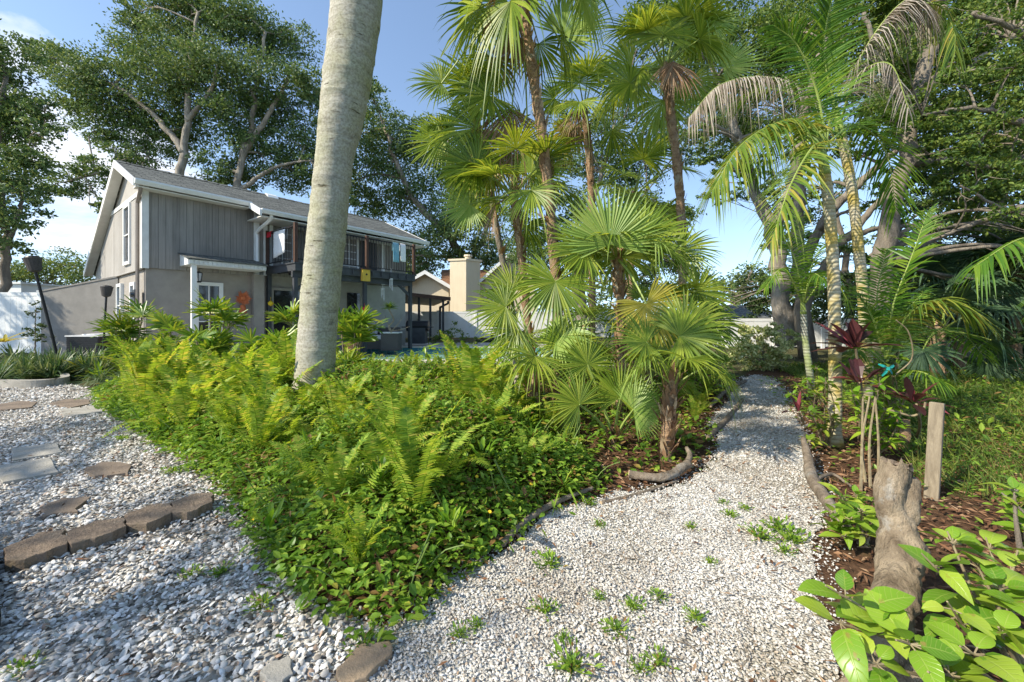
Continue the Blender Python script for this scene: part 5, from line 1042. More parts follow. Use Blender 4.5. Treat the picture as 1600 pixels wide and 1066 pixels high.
feather_palm('slender feather palm with a pale ringed trunk standing on the right of the path', [G(1303,698),P(1305,600,3.6),P(1303,450,3.6),P(1296,330,3.6),P(1288,265,3.6)], .052,.042, [
    (V((1288,225,3.6),(1230,190,3.5),(1160,225,3.4),(1112,300,3.3)), .42, dict(mi=1,droop=.75,n=84,lift=.05)),
    (V((1290,225,3.6),(1340,195,3.8),(1385,240,3.9),(1400,330,4.0)), .36, dict(droop=.7,n=48)),
    (V((1290,220,3.6),(1275,140,3.6),(1245,70,3.5),(1210,40,3.5)), .38, dict(droop=.35,n=54)),
    (V((1290,220,3.6),(1262,200,3.9),(1215,215,4.4),(1180,280,4.8)), .36, dict(droop=.7,n=48)),
    (V((1288,225,3.6),(1270,230,3.2),(1235,290,3.0),(1205,380,2.95)), .34, dict(mi=1,droop=.6,n=48)),
    (V((1290,220,3.6),(1310,150,3.7),(1360,110,3.9)), .3, dict(droop=.4,n=30)),
    (V((1288,222,3.6),(1268,195,3.5),(1262,225,3.4),(1268,270,3.35)), .2, dict(mi=1,droop=.6,n=18,wd=.035))])
feather_palm('taller feather palm behind with grey dead fronds hanging from its crown', [G(1358,640),P(1352,520,4.8),P(1345,420,4.8),P(1330,290,4.8),P(1314,210,4.8)], .06,.05, [
    (V((1310,180,4.8),(1288,90,4.7),(1300,0,4.6),(1340,-80,4.6)), .46, dict(droop=.25,n=62,wd=.026,lift=.35)),
    (V((1314,185,4.8),(1350,80,4.5),(1415,0,4.3),(1462,20,4.2)), .34, dict(mi=2,droop=1.2,n=95,lift=-.2,wd=.013)),
    (V((1440,5,4.2),(1470,10,4.15),(1490,45,4.1),(1492,80,4.1)), .3, dict(mi=1,droop=.9,n=24,lift=-.1,wd=.024)),
    (V((1308,185,4.8),(1220,125,4.7),(1130,130,4.6),(1075,185,4.5)), .38, dict(mi=2,droop=1.2,n=95,lift=-.2,wd=.012)),
    (V((1308,185,4.8),(1250,150,4.9),(1190,140,5.2),(1140,170,5.4)), .42, dict(droop=.5,n=54)),
    (V((1312,180,4.8),(1260,90,5.0),(1190,60,5.3)), .42, dict(droop=.4,n=54)),
    (V((1316,190,4.8),(1370,150,5.2),(1420,190,5.6)), .38, dict(droop=.7,n=34)),
    (V((1314,190,4.8),(1340,120,4.3),(1390,100,4.0),(1420,170,3.9)), .3, dict(mi=2,droop=.9,n=34,lift=-.2,wd=.012)),
    (V((1310,195,4.8),(1290,200,4.4),(1240,240,4.2)), .3, dict(droop=.7,n=26))], m_ring)
feather_palm('small feather palm with a thin grey stem between the path and the white fence', [G(1268,625),P(1266,590,5.3),P(1258,530,5.3),P(1255,485,5.3)], .045,.035, [
    (V((1255,470,5.3),(1240,400,5.3),(1210,350,5.2)), .3, dict(droop=.3,n=34)),(V((1256,470,5.3),(1275,400,5.3),(1310,370,5.4)), .3, dict(droop=.3,n=34)),
    (V((1255,475,5.3),(1225,420,5.1),(1195,450,5.)), .28, dict(droop=.5,n=30)),(V((1257,475,5.3),(1295,430,5.1),(1325,470,5.)), .28, dict(droop=.5,n=30)),(V((1256,470,5.3),(1255,390,5.4),(1240,330,5.6)), .3, dict(droop=.3,n=34)),(V((1256,475,5.3),(1270,430,4.9),(1290,440,4.7)), .26, dict(droop=.5,n=26))], m_ring2, sheath=.25)
feather_palm('young feather palm with a long bright arching frond behind the wooden post', [G(1388,640),P(1388,600,3.9),P(1386,570,3.9)], .03,.028, [
    (V((1384,560,3.9),(1395,480,3.9),(1425,400,3.9),(1450,330,4.)), .3, dict(droop=.25,n=44,wd=.022)),
    (V((1384,560,3.9),(1420,492,3.7),(1475,468,3.5),(1525,492,3.4)), .42, dict(droop=.42,n=64,wd=.017,mi=1,lift=.0,phi=62)),
    (V((1384,560,3.9),(1360,490,3.9),(1330,450,4.)), .27, dict(droop=.35,n=48,wd=.02)),
    (V((1386,560,3.9),(1440,520,4.3),(1500,520,4.7),(1540,560,4.9)), .34, dict(droop=.6,n=40,wd=.02)),
    (V((1384,560,3.9),(1370,470,4.1),(1385,390,4.3)), .3, dict(droop=.3,n=38,wd=.02)),
    (V((1384,570,3.9),(1350,545,3.6),(1320,570,3.5)), .24, dict(droop=.5,n=30,wd=.018)),
    (V((1384,590,3.9),(1430,580,3.5),(1480,600,3.3)), .22, dict(droop=.5,n=34,wd=.016)),
    (V((1386,565,3.9),(1405,500,4.2),(1450,450,4.5)), .3, dict(droop=.4,n=38,wd=.02))], m_pet, sheath=0)
feather_palm('feather palm outside the right edge whose light green frond reaches into the picture', [np.array([5.6,3.7,0]),np.array([5.6,3.7,.8]),np.array([5.55,3.7,1.3])], .06,.05, [
    (V((1738,455,3.7),(1680,380,3.6),(1600,372,3.4),(1520,418,3.3)), .34, dict(droop=.9,n=52,wd=.022,lift=.0)),(V((1738,455,3.7),(1700,360,3.9),(1650,330,4.)), .32, dict(droop=.6,n=54)),(V((1738,455,3.7),(1690,440,3.2),(1640,470,3.)), .3, dict(droop=.7,n=54)),(V((1740,455,3.7),(1800,380,3.7),(1880,400,3.7)), .32, dict(droop=.6,n=54))], m_ring2)
# the big royal palm
q = G(487,660); path = [q,P(495,540,4.45),P(502,450,4.45),P(514,330,4.45),P(524,240,4.45),P(539,150,4.45),P(558,0,4.45),P(578,-260,4.45),P(588,-480,4.45)]
r = thing('royal_palm', 'massive smooth grey palm trunk leaning slightly right in front of the house', 'palm tree', q)
pth = bez([np.asarray(p) for p in path], 90); uu = np.linspace(0,1,90); rr = np.interp(uu,[0,.07,.125,.25,.375,.44,.5,.62,.75,.88,1],[.25,.21,.2,.2,.2,.197,.2,.245,.27,.23,.15]); rr *= 1+.012*np.sin(uu*60)+.008*rng.normal(size=90)
mb, pth = rugged(path, list(rr), 300, 44, .04, 6., 1.6, .02); trk = part(mb, 'trunk', m_royal, r, True)
mb = MB(); C = pth[-1]; mb.tube(bez([C-UP*.05,C+UP*.7,C+UP*1.5],14), np.linspace(.17,.06,14), 16); part(mb, 'crownshaft', m_pet, r, True)
ml = MB(); mr = MB(); C = C+UP*1.35
for i in range(15):
    a = i*2.39996; e = R(78-95*i/15); h = np.array([cos(a),sin(a),0]); L = 2.7; d0 = h*cos(e)+UP*sin(e)
    pts = [C, C+d0*L*.4, C+d0*L*.75-UP*L*.16, C+d0*L-UP*L*.42]; frond(ml, mr, pts, .62, 52, 60, .55, .045, .15, .03)
part(ml, 'crown', [m_feat], r); part(mr, 'midribs', m_pet, r)
m_bigv = add_veins(LM('veined_leaf', [(0,(.1,.23,.018)),(.5,(.22,.38,.03)),(1,(.38,.48,.06))], .35, .3))
# ---- ferns
def fern_mesh(nf, L, ll, erect, seed):
    global rng
    keep = rng; rng = np.random.default_rng(seed); ml = MB(); mr = MB()
    for i in range(nf):
        a = i*2.39996+rng.normal(0,.25); h = np.array([cos(a),sin(a),0]); l_ = L*rng.uniform(.6,1.15); e = R(rng.uniform(*erect)); d0 = h*cos(e)+UP*sin(e); s = rng.uniform(.12,.4)
        side = np.cross(UP,h)*rng.normal(0,.12)*l_
        pts = [h*.02, d0*l_*.35+side*.3, d0*l_*.7-UP*l_*s*.35+side*.8, d0*l_*.98-UP*l_*s*1.0+h*l_*.05+side]
        frond(ml, mr, pts, ll*rng.uniform(.85,1.15), int(l_/.023), 80, .12, ll*.23, .12, .0028, 1 if rng.random() < .04 else 0, .25, .08)
    off = ml.n; ml.V += mr.V; ml.Fq += [q+off for q in mr.Fq]; ml.Ft += [q+off for q in mr.Ft]; ml.mq += mr.mq; ml.mt += mr.mt; ml.n += mr.n
    rng = keep; return ml
def copyobj(o, loc, rz, s, label=None, group=None, tilt=(0,0)):
    c = o.copy(); COL.objects.link(c); c.location = loc; c.rotation_euler = (tilt[0],tilt[1],rz); c.scale = (s,s,s)
    if label: c['label'] = label
    if group: c['group'] = group
    return c
FL = 'yellow green sword fern clump in the dense bed between the yard and the pool'
FG = 'sword ferns filling the bed'
protos = []
for k,(nf,L,ll,er) in enumerate(((14,.9,.078,(45,86)),(11,.8,.07,(35,80)),(16,1.0,.08,(48,88)),(9,.65,.066,(30,85)))):
    o = solo(fern_mesh(nf,L,ll,er,100+k), 'sword_fern', [m_fern, m_fand], FL, 'fern', (0,0,0), group=FG); protos.append(o)
spots = []
fern_zone = [G(190,640)[:2], G(260,690)[:2], G(330,700)[:2], G(420,735)[:2], G(520,770)[:2], G(600,760)[:2], G(700,720)[:2], G(780,690)[:2], G(820,650)[:2], np.array([.5,6.6]), np.array([-1.,7.6]), np.array([-5,7.9]), np.array([-6.8,7.2])]
x, y = scatter(fern_zone, 60)
for a, b in zip(x, y):
    if b > 2.2 and all((a-p[0])**2+(b-p[1])**2 > (.26+.05*max(0,b-4))**2 for p in spots) and (a+2.2)**2+(b-4.4)**2 > .09: spots.append((a,b))
used = [False]*4
def put_fern(k, loc, rz, s, tilt=(0,0)):
    if not used[k]:
        o = protos[k]; used[k] = True; o.location = loc; o.rotation_euler = (*tilt, rz); o.scale = (s,s,s); return o
    return copyobj(protos[k], loc, rz, s, tilt=tilt)
for a, b in spots:
    far = max(0, b-4.); put_fern(int(rng.integers(0,4)), (a,b,.02+.1*min(1,b/5)), rng.uniform(0,6.28), rng.uniform(.8,1.1)*(1-.07*far)*(.58 if b < 2.9 else .78 if b < 3.6 else 1.03)*(.76 if (b > 4.2 and a > -2.6) else 1), rng.normal(0,.08,2))
for px,py,s in ((555,860,.72),(650,850,.72),(690,800,.75),(720,760,.7),(590,800,.8),(480,800,.7),(520,840,.6),(760,720,.8),(800,690,.8),(400,740,.7),(860,690,.6),(620,770,.8),(560,930,.4),(1090,640,.6),(1105,620,.6),(1085,660,.5),(1070,610,.7),(1040,600,.7),(880,720,.55),(820,760,.5)):
    q = G(px,py); put_fern(int(rng.integers(0,4)), (q[0],q[1],.12 if q[1] < 3.5 and q[0] < .4 else .05), rng.uniform(0,6.28), s, rng.normal(0,.1,2))
# ---- trailing ground cover with yellow daisies
front = [p for p in YARD_R[1:]]+[np.array([-6.,7.2]), np.array([-2.,7.]), np.array([.2,6.]), G(850,655)[:2], G(930,740)[:2], G(930,772)[:2], G(850,800)[:2], G(790,850)[:2], G(740,890)[:2], G(700,910)[:2], G(640,975)[:2]]
nzv = rng.uniform(0,6.28,8)
def lump(x, y): return .5+.25*np.sin(x*3.1+nzv[0])*np.sin(y*3.7+nzv[1])+.25*np.sin(x*7.3+nzv[2]+y*2.)*np.sin(y*6.1+nzv[3])
def cover(mb, poly, dens, hmax, edge, ls, asp=.55, ymax=7.5, mi=0, spread=0.05, up=1.3):
    x, y = scatter(poly, dens); d = edge_dist(x, y, poly); k = (y < ymax) & (lump(x*1.3+.7,y*1.3) > .12+.2*rng.random(len(x))*(ymax < 8)) & (rng.random(len(x)) < np.clip(5/np.maximum(y,1),.4,1)); x, y, d = x[k], y[k], d[k]
    x = x+rng.normal(0,spread,len(x)); y = y+rng.normal(0,spread,len(x)); n = len(x)
    H = hmax*(1-np.exp(-d/edge))*(.45+.75*lump(x,y)); z = .02+H*(1-rng.random(n)**2.2*.75)
    g = max(1,n//5); wi = rng.integers(0,g,n)
    c = np.stack([x,y,z],1); D = randunit(n); D[:,2] = D[:,2]*.35+.1; Nn = unit(randunit(n)*.55+UP*up); L = ls*rng.uniform(.55,1.3,n)*np.clip(y/2.8,1,1.4)
    mb.blades(c, D, Nn, L, L*asp*rng.uniform(.8,1.2,n), [0,.4,.75,1],[.12,1,.7,.04], .25, rng.uniform(-.05,.3,n), 0., mi); return n
mb = MB(); n1 = cover(mb, front, 5600, .5, .36, .043); cover(mb, front, 1500, .64, .5, .042, .32)
x, y = scatter(front, 5)
for a, b in zip(x, y):
    if b < 4.6:
        n_ = int(rng.integers(10,22)); c_ = np.array([a,b,.05+.3*(1-math.exp(-edge_dist(np.array([a]),np.array([b]),front)[0]/.4))])
        aa = rng.uniform(0,6.28,n_); ee = np.radians(rng.uniform(15,80,n_)); D_ = np.stack([np.cos(aa)*np.cos(ee),np.sin(aa)*np.cos(ee),np.sin(ee)],1); N_3 = np.stack([-np.cos(aa)*np.sin(ee),-np.sin(aa)*np.sin(ee),np.cos(ee)],1)
        if rng.random() < .4: mb.blades(np.tile(c_,(n_,1)), D_, N_3, rng.uniform(.15,.32,n_), rng.uniform(.01,.016,n_), [0,.4,.8,1],[.8,1,.6,.05], .3, 0, rng.uniform(.3,.9,n_))
        else: mb.blades(np.tile(c_,(n_,1))+D_*rng.uniform(.02,.1,n_)[:,None], D_, N_3, rng.uniform(.07,.12,n_), rng.uniform(.02,.034,n_), [0,.3,.7,1],[.15,1,.7,.04], .25, 0, rng.uniform(.0,.4,n_), 3)
# runners and stems showing in the gaps
x, y = scatter(front, 22)
for a, b in zip(x[y < 4.5], y[y < 4.5]):
    e = rng.uniform(0,6.28); q = np.array([a,b,.02]); mb.tube(bez([q,q+np.array([cos(e)*.1,sin(e)*.1,.14]),q+np.array([cos(e)*.2,sin(e)*.2,.3*rng.random()+.05])],6), .003, 4, 1)
fl = 0
for px,py in ((745,745),(722,757),(775,770),(803,782),(765,800),(830,757),(1130+0-690,845),(395,812),(440,840),(490,712),(452,700),(505,745),(375,600),(415,590)):
    q = G(px,py,.2)
    for _ in range(4):
        d_ = edge_dist(q[:1], q[1:2], front)[0]*(1 if inpoly(q[:1], q[1:2], front)[0] else 0); q = G(px,py,.05+.3*(1-math.exp(-d_/.4)))
    n = 9; a = np.arange(n)*2*pi/n; up = unit(np.array([.1,-.5,.9])); ux = unit(np.cross(up,[0,1,.3])); uy = np.cross(up,ux); D = np.cos(a)[:,None]*ux+np.sin(a)[:,None]*uy
    mb.blades(np.tile(q,(n,1)), D+up*.25, up,   .0105*max(1,q[1]/2.2), .0062*max(1,q[1]/2.2), [0,.5,.85,1],[.4,1,.8,.2], .1, 0, 0, 2); mb.tube([q,q-UP*.1],.002,4,1)
solo(mb, 'ground_cover', [m_wed, m_gstem, m_yell, m_big], 'trailing bright green ground cover with small yellow daisies spilling onto the shells', 'ground cover', (-.5,2.5,0), kind='stuff')
# sparse seedlings on the mulch under the palms and on the right
mb = MB(); under = [G(880,700)[:2],G(940,760)[:2],G(1000,745)[:2],G(1080,735)[:2],G(1115,690)[:2],G(1110,640)[:2],np.array([3.4,7.5]),np.array([.5,8.]),np.array([.3,5.])]
cover(mb, under, 500, .22, .4, .05); rz = [G(1280,690)[:2],G(1290,790)[:2],np.array([1.9,1.9]),np.array([3.2,2.0]),np.array([6,4.]),np.array([7.,8.]),np.array([4.6,7.5])]
cover(mb, rz, 190, .12, .5, .036)
solo(mb, 'seedlings', m_wed, 'scattered green seedlings on the mulch under the palms and right of the path', 'seedlings', (1.5,4,0), kind='stuff')
# dark shade plants behind the fan palms
mb = MB(); back = [np.array([-.5,6.2]),np.array([3.,5.6]),np.array([4.1,7.4]),np.array([4.2,8.6]),np.array([-3.,8.6])]
cover(mb, back, 420, .75, .3, .1, .3, 9.); solo(mb, 'shade_plants', m_big, 'leafy green shade plants massed behind the fan palm trunks', 'ground cover', (1,7,0), kind='stuff')
# grass and weeds, right
mb = MB(); lawn = [G(1440,760)[:2],np.array([3.1,2.2]),np.array([5.5,2.6]),np.array([13,5.]),np.array([13,10.]),np.array([6.2,9.5]),np.array([4.8,6.]),np.array([3.9,4.2])]
x, y = scatter(lawn, 1700); k = rng.random(len(x)) < np.clip(5/y,.3,1)*(.35+.65*lump(x*.5,y*.5)); x, y = x[k], y[k]; n = len(x)
D = np.stack([rng.normal(0,.45,n),rng.normal(0,.45,n),np.ones(n)],1); mb.blades(np.stack([x,y,np.zeros(n)+.004],1), D, randunit(n)*.4+np.array([0,-1.,.2]), rng.uniform(.07,.24,n), .007*np.clip(y/3,1,2.2), [0,.4,.8,1],[.8,1,.6,.05], .3, 0, rng.uniform(.1,.7,n)); cover(mb, lawn, 170, .16, .5, .05, .4, 9., 1)
solo(mb, 'grass', [m_grass, m_wed], 'rough grass and weeds growing on the right beyond the wooden post', 'grass', (4,4,0), kind='stuff')
# ---- lady palms, strappy clumps, bromeliads at the back left of the bed
def straps(mb, c, n, L, W, e0, e1, droop=.3, ts=(0,.3,.65,.9,1), ws=(.7,1,.85,.4,.03), fold=.3, mi=0):
    a = rng.uniform(0,6.28,n); e = np.radians(rng.uniform(e0,e1,n)); D = np.stack([np.cos(a)*np.cos(e),np.sin(a)*np.cos(e),np.sin(e)],1); Nn = np.stack([-np.cos(a)*np.sin(e),-np.sin(a)*np.sin(e),np.cos(e)],1)
    mb.blades(np.tile(c,(n,1))+D*.02+rng.normal(0,.02,(n,3))*np.array([1,1,.3]), D, Nn, L*rng.uniform(.6,1.15,n), W*rng.uniform(.8,1.2,n), ts, ws, fold, 0., droop*rng.uniform(.4,1.7,n), mi)
def ladypalm(px, py, Y, h, label, n=7, R_=.34, mat=m_strap):
    b = P(px,560,Y); b[2] = 0; r = thing('lady_palm', label, 'palm plant', b); ms = MB(); ml = MB(); top = P(px,py,Y)
    for i in range(n):
        a = rng.uniform(0,6.28); rr = rng.uniform(.05,.3); f = b+np.array([cos(a)*rr*.4,sin(a)*rr*.4,0]); e = b+np.array([cos(a)*rr,sin(a)*rr,top[2]*rng.uniform(.3,.95)]); ms.tube(bez([f,(f+e)/2+np.array([0,0,.05]),e],6), .012, 5)
        for k in range(5):
            a2 = rng.uniform(0,6.28); el_ = R(rng.uniform(25,85)); h_ = np.array([cos(a2),sin(a2),0]); H = e-UP*rng.uniform(0,.2)+(h_*cos(el_)+UP*sin(el_))*.16; ms.tube([e-UP*.1,H],.005,4)
            m_ = int(rng.integers(8,12)); aa = np.linspace(-1.5,1.5,m_); M_ = unit(h_*cos(el_*.9)+UP*sin(el_*.9)); S = np.cross(M_,UP); S = unit(S); N_2 = np.cross(S,M_); D = np.cos(aa)[:,None]*M_+np.sin(aa)[:,None]*S
            ml.blades(np.tile(H,(m_,1)), D, N_2, R_*rng.uniform(.8,1.1,m_), .04, [0,.3,.7,.93,1],[.25,1,.95,.6,.2], .25, 0, rng.uniform(.0,.3,m_))
    part(ms, 'stems', m_stem, r); part(ml, 'foliage', mat, r); return r
ladypalm(330,462,7.4,1.2,'lady palm with dark drooping fans in front of the white porch post',8,.36)
ladypalm(205,480,8.2,1.2,'loose lady palm with thin fans in front of the house corner',8,.38)
ladypalm(315,510,6.8,.9,'yellowish lady palm clump below the porch post at the fern bed edge',8,.33)
ladypalm(425,500,6.6,.95,'bright lady palm clump left of the big palm trunk',9,.33)
ladypalm(260,500,7.6,.95,'pale lady palm clump standing between the house corner and the porch',6,.3)
ladypalm(545,498,6.4,.95,'lady palm spreading out right behind the big palm trunk',6,.36)
ladypalm(462,482,7.0,1.1,'dark tufted lady palm touching the left side of the big palm trunk',5,.33)
def clump(name, label, cat, px, py, Y, n, L, W, e0, e1, mat, droop=.3, rows=1, sp=.1, group=None):
    b = P(px,py,Y); b[2] = 0; mb = MB()
    for k in range(rows):
        c = b+np.array([rng.normal(0,sp),rng.normal(0,sp),.02]); straps(mb, c, n, L, W, e0, e1, droop)
    return solo(mb, name, mat, label, cat, b, group=group)
clump('bromeliad','yellow green bromeliad with broad leaves behind the torch and the grassy plants','plant',180,550,8.2,30,.7,.07,15,80,m_strap,.25,5,.35)
clump('bromeliad','dull bromeliad with pale leaf tips in front of the loose lady palm','plant',225,555,7.8,28,.6,.06,10,75,m_strap,.35,5,.35)
clump('grassy_plant','striped grassy plant mound at the far left inside the round planter','plant',25,575,7.6,90,.75,.024,15,85,m_lily,.45,9,.4)
clump('grassy_plant','striped grassy plant mound beside the foot of the tall torch','plant',75,575,7.5,90,.72,.024,15,85,m_lily,.45,9,.35)
clump('grassy_plant','grassy plant mound right of the tall torch with arching blades','plant',128,560,8.2,80,.75,.022,15,80,m_lily,.5,9,.4)
clump('grassy_plant','fine dark grassy tuft at the shell edge below the bromeliads','plant',190,600,6.9,120,.55,.012,15,85,m_lily,.7,4,.2)
clump('grassy_plant','pale striped grassy tuft between the bromeliads and the ferns','plant',240,590,7.2,70,.6,.018,15,85,m_lily,.5,9,.4)
clump('bromeliad','small yellow tipped bromeliad low beside the planter edge','plant',150,585,7.4,20,.4,.05,15,70,m_strap,.3,2,.12)
clump('agave','spiky blue green agave in front of the left vinyl fence','plant',15,535,10.5,34,.5,.05,5,85,m_sabal,.02,1)
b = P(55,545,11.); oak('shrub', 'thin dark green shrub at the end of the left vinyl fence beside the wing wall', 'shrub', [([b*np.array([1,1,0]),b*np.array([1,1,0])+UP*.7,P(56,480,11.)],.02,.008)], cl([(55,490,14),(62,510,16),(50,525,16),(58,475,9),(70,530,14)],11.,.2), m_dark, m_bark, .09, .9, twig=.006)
b = P(5,535,9.); mb = MB(); straps(mb, b, 16, .5, .06, 5, 40, .2); solo(mb, 'bromeliad', m_fany, 'flat bright yellow bromeliad at the far left edge under the fence', 'plant', b*np.array([1,1,0]))
b = P(700,530,17.5); oak('shrub', 'loose green shrub with arching stems at the far pool edge before the fence', 'shrub', [([b*np.array([1,1,0]),b*np.array([1,1,0])+UP*.5],.03,.015)], cl([(690,525,18),(705,515,16),(675,528,16),(720,530,16),(735,535,14)],17.5,.5), m_oak2, m_bark, .14, .9, twig=.012)
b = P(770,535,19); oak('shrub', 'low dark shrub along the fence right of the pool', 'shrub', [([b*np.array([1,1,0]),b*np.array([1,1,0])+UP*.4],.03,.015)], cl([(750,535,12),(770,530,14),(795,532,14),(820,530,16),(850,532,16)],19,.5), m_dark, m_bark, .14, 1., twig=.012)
# variegated shrub at the end of the path
b = P(1192,560,8.6); oak('variegated_shrub', 'rounded variegated cream and green shrub at the end of the shell path', 'shrub', [([b*np.array([1,1,0]),b*np.array([1,1,0])+UP*.4],.03,.015)], cl([(1190,530,28),(1165,545,26),(1215,548,26),(1190,562,28),(1235,530,20),(1150,565,18),(1205,515,18),(1225,570,20),(1170,520,20),(1175,572,20)],8.6,.3), m_varie, m_bark, .07, 3.4, .6, twig=.008)
b = P(1120,560,7.9); oak('shrub', 'green shrub on the left of the path bend behind the low logs', 'shrub', [([b*np.array([1,1,0]),b*np.array([1,1,0])+UP*.3],.03,.015)], cl([(1115,560,26),(1095,580,24),(1130,590,20),(1085,550,24),(1060,575,26)],7.9,.4), m_wed, m_bark, .08, 2.2, twig=.01)
# ---- right bed: red cordylines, crotons, slim stems
def cordyline(base, tops, label):
    b = np.asarray(base,float); r = thing('cordyline', label, 'plant', b); ms = MB(); ml = MB()
    for (q, n, L) in tops:
        q = np.asarray(q,float); ms.tube(bez([b,b*.4+q*.6+np.array([.04,0,-.05]),q],10), np.linspace(.013,.009,10), 6)
        straps(ml, q, n, L, L*.24, -5, 85, .22, (0,.12,.45,.8,1), (.25,.3,1,.65,.04), .3)
    part(ms, 'stem', m_stem, r); part(ml, 'foliage', m_red, r); return r
cordyline(G(1342,690), [(P(1337,545,3.3),24,.34),(P(1342,598,3.25),16,.28)], 'dark maroon cordyline with tall stem beside the slender ringed palm')
cordyline(G(1428,690), [(P(1432,632,3.1),13,.26)], 'smaller maroon cordyline behind the wooden post with a few yellow leaves')
cordyline(G(1252,665), [(P(1248,645,4.1),10,.2)], 'short maroon cordyline at the path edge left of the ringed palm')
def leafy(name, label, cat, base, stems, ls, n, mat, asp=.5, rad=.12, stemr=.008, stemmat=None, droop=.25, group=None):
    """stems from a base, each ending in whorls of broad leaves"""
    b = np.asarray(base,float); r = thing(name, label, cat, b, 0, group); ms = MB(); ml = MB()
    for q in stems:
        q = np.asarray(q,float); c = bez([b+rng.normal(0,.02,3)*np.array([1,1,0]),(b+q)/2+np.array([rng.normal(0,.03),rng.normal(0,.03),.03]),q],12); ms.tube(c, np.linspace(stemr,stemr*.3,12), 7)
        m_ = n; k = np.where(rng.random(m_)<.55, 11-rng.random(m_)**2*1.2, rng.uniform(5.5,11,m_)); k = np.clip(k,0,10.99); i = k.astype(int); p = c[i]; a = np.arange(m_)*2.4+rng.normal(0,.3,m_); e = np.radians(rng.uniform(-10,60,m_)); D = np.stack([np.cos(a)*np.cos(e),np.sin(a)*np.cos(e),np.sin(e)],1); Nn = unit(np.stack([-np.cos(a)*np.sin(e),-np.sin(a)*np.sin(e),np.cos(e)],1)+rng.normal(0,.25,(m_,3)))
        L = ls*rng.uniform(.6,1.2,m_)*np.where(k > 10.6,.6,1); ml.veins = True; ml.blades(p+D*ls*.18, D, Nn, L, L*asp*rng.uniform(.85,1.15,m_), [0,.08,.22,.4,.6,.78,.92,1],[.06,.45,.86,1,.9,.6,.25,.02], .2, rng.uniform(-.1,.4,m_), droop*rng.uniform(.1,2.,m_))
        for a_, d_ in zip(p, D): ms.tube([a_, a_+d_*ls*.2], .0022, 4)
    part(ms, 'stems', stemmat or m_stem, r); part(ml, 'foliage', mat, r, True); return r
for (bx,by,Yd,lab,sp) in ((1290,700,3.3,'croton shrub with yellow and green leaves at the foot of the ringed palm',[(1262,640),(1275,610),(1285,670),(1260,690),(1300,650),(1270,735),(1290,590)]),
        (1365,715,3.0,'leafy green shrub with bare pale stems between the stump and the cordyline',[(1340,640),(1360,620),(1385,640),(1400,660),(1350,670),(1375,590),(1410,630),(1330,610),(1390,690)]),
        (1395,680,3.6,'yellow leaved shrub under the young feather palm',[(1370,560),(1395,580),(1420,600),(1380,610),(1405,550),(1350,570)]),
        (1275,640,4.6,'dark green low shrub along the right edge of the far path',[(1245,600),(1260,590),(1275,570),(1250,630),(1235,615),(1290,600)])):
    leafy('shrub', lab, 'shrub', G(bx,by), [P(px,py,Yd*rng.uniform(.95,1.05)) for px,py in sp for _ in (0,1)], .085, 16, m_strap if 'yellow' in lab else m_big, .42, stemr=.008)
# bare curling twig arching over the bed
mb = MB(); mb.tube(bez(V((1345,640,3.2),(1385,640,3.1),(1425,650,3.05),(1442,640,3.0),(1446,628,3.0)),16), np.linspace(.011,.007,16), 6); mb.tube(bez(V((1400,585,3.3),(1425,560,3.25),(1420,520,3.2),(1400,500,3.2)),14), np.linspace(.006,.004,14), 5)
for px in (1352,1360,1372,1345): mb.tube(bez([G(px,760+rng.uniform(-10,20)),P(px+rng.uniform(-6,6),690,2.85),P(px+rng.uniform(-12,12),620,2.95)],10), np.linspace(.009,.005,10), 5)
solo(mb, 'bare_stems', m_stem, 'bare pale stems and a curling twig in front of the maroon cordyline', 'plant', G(1360,760))
c = P(1388,576,3.1); mb = MB(); 
for a in (0.4,2.6,4.2,5.6): mb.blades([c],[[cos(a),.1,sin(a)]],[0,-1,.3],.07,.022,[0,.5,1],[.3,1,.6],.2,.2)
mb.tube([c-UP*.012,c+UP*.012],.014,8); solo(mb, 'ribbon', m_teal, 'teal ribbon tied on a stem beside the cordyline', 'ribbon', c)
mb = MB(); q = G(1412,700); mb.tube([q,P(1410,655,3.55)],[.05,.045],10,noise=.06); solo(mb, 'trunk_stub', m_palmbark, 'short brown palm trunk stub in the shade behind the curling twig', 'stump', q)
# ---- bright sprouts around the stump, foreground right
leafy('sprouting_shrub', 'bright green sprouting shrub on the left side of the stump', 'shrub', G(1345,850), [P(px,py,Y) for px,py,Y in ((1310,775,1.95),(1335,770,2.0),(1365,780,2.0),(1300,800,1.9),(1330,810,1.85),(1350,835,1.85),(1320,840,1.9),(1375,800,1.95),(1290,825,1.95),(1345,795,1.8))], .085, 11, m_bigv, .5)
b = np.array([1.5,1.12,0]); ST = [P(px,py,Y) for px,py,Y in ((1290,915,1.12),(1272,960,1.08),(1440,865,1.22),(1480,830,1.3),(1520,870,1.25),(1560,905,1.15),(1590,860,1.3),(1480,940,1.1),(1400,1000,1.0),(1340,1030,1.0),(1500,1010,1.0),(1560,980,1.05),(1600,940,1.1),(1450,1050,.95),(1330,970,1.1),(1540,840,1.4),(1610,1030,1.)  )]
leafy('broadleaf_shrub', 'bright green broad leaved shrub filling the bottom right corner around the stump', 'shrub', b, ST, .105, 9, m_bigv, .66, stemr=.008, droop=.3)
leafy('sapling', 'small leafy sapling cut off by the right edge above the broad leaved shrub', 'shrub', G(1600,880)*np.array([1,1,0]), [P(px,py,2.0) for px,py in ((1565,770),(1585,760),(1600,775),(1580,810),(1615,790),(1600,830))], .1, 9, m_bigv, .5, stemr=.012, stemmat=m_bark)
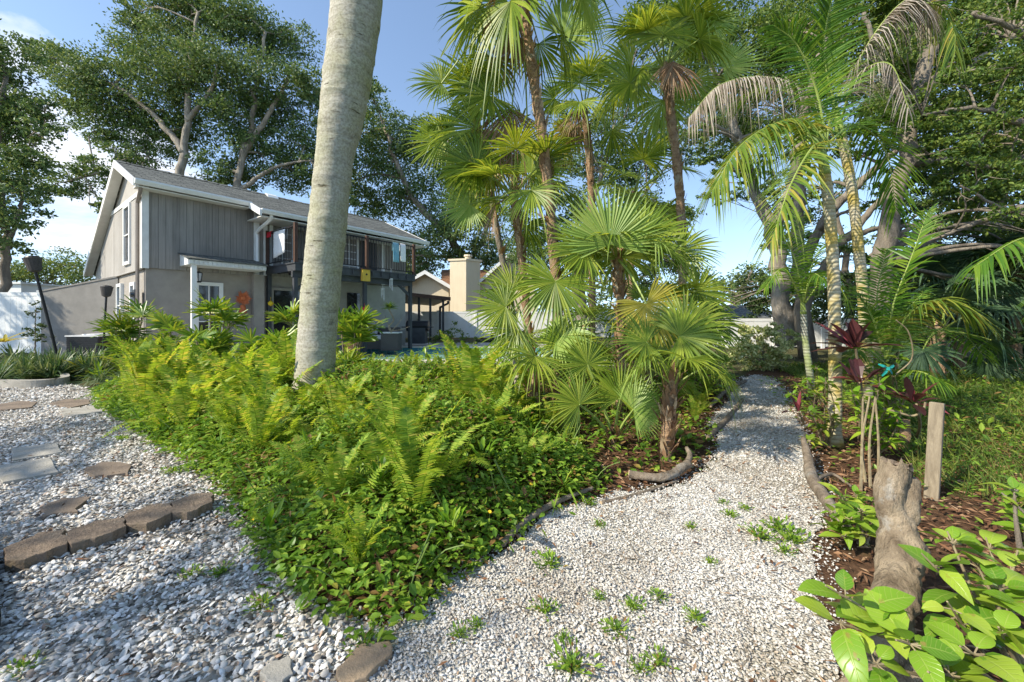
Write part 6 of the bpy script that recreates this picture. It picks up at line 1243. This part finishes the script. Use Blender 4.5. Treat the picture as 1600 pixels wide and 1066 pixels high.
# ---- weeds in the shell path and yard
mb = MB(); WL = 'small green weed tuft growing up through the white shell path'
def weedmesh(seed):
    global rng
    keep = rng; rng = np.random.default_rng(seed); mb = MB(); n = 64; a = rng.uniform(0,6.28,n); rr = rng.uniform(0,.07,n); e = np.radians(rng.uniform(10,80,n))
    D = np.stack([np.cos(a)*np.cos(e),np.sin(a)*np.cos(e),np.sin(e)],1); mb.blades(np.stack([np.cos(a)*rr,np.sin(a)*rr,rng.uniform(.005,.03,n)],1), D, unit(randunit(n)*.4+UP), rng.uniform(.012,.03,n), rng.uniform(.007,.014,n), [0,.45,.8,1],[.2,1,.6,.05], .25, rng.uniform(0,.3,n))
    for i_ in range(0,n,2): mb.tube([(0,0,-.005),(cos(a[i_])*rr[i_],sin(a[i_])*rr[i_],.015)], .0015, 4)
    rng = keep; return mb
WP = [solo(weedmesh(50+k), 'weed', m_wed, WL, 'weed', (0,0,0), group='weeds in the shells') for k in range(3)]; wu = [0,0,0]
for i,(px,py,s) in enumerate(((858,888,1.1),(895,1052,1.1),(850,962,.8),(1030,940,.8),(990,957,.9),(1088,975,.9),(962,992,1.),(935,940,.6),(1028,1045,.9),(1215,832,1.6),(1240,852,1.6),(1185,845,1.5),(1225,868,1.),(920,792,.9),(935,826,.8),(1000,1055,.7),(1140,690+120,.9),(1130,790,.7),(745,985,.7),(720,1000,.8),(570,1015,1.2),(300,905,.9),(345,900,1.),(410,955,1.2),(35,1055,.9),(190,690,1.3),(270,742,1.4),(300,738,1.6),(1110,885,.6),(1165,800,.8),(880,1005,.6),(1080,830,.7))):
    q = G(px,py); k = i % 3
    if not wu[k]: wu[k] = 1; o = WP[k]; o.location = (q[0],q[1],.014); o.rotation_euler = (0,0,rng.uniform(0,6)); o.scale = (s,s,s)
    else: copyobj(WP[k], (q[0],q[1],.014), rng.uniform(0,6), s*.8)
# twigs lying about on the shells
mb = MB()
for i in range(90):
    px, py = rng.uniform(620,1330), rng.uniform(740,1060); q = G(px,py)
    if not inpoly(q[:1], q[1:2], path_poly)[0]: continue
    a = rng.uniform(0,6.28); L = rng.uniform(.02,.11); mb.tube(bez([q+UP*.03,q+np.array([cos(a)*L*.5,sin(a)*L*.5,.034+rng.normal(0,.004)])+rng.normal(0,.006,3),q+np.array([cos(a+.2)*L,sin(a+.2)*L,.03])],5), rng.uniform(.0008,.002), 5)
solo(mb, 'twigs', m_log, 'thin brown twigs scattered over the white shell path', 'twigs', (.8,2,0), kind='stuff')
bpy.context.view_layer.update()
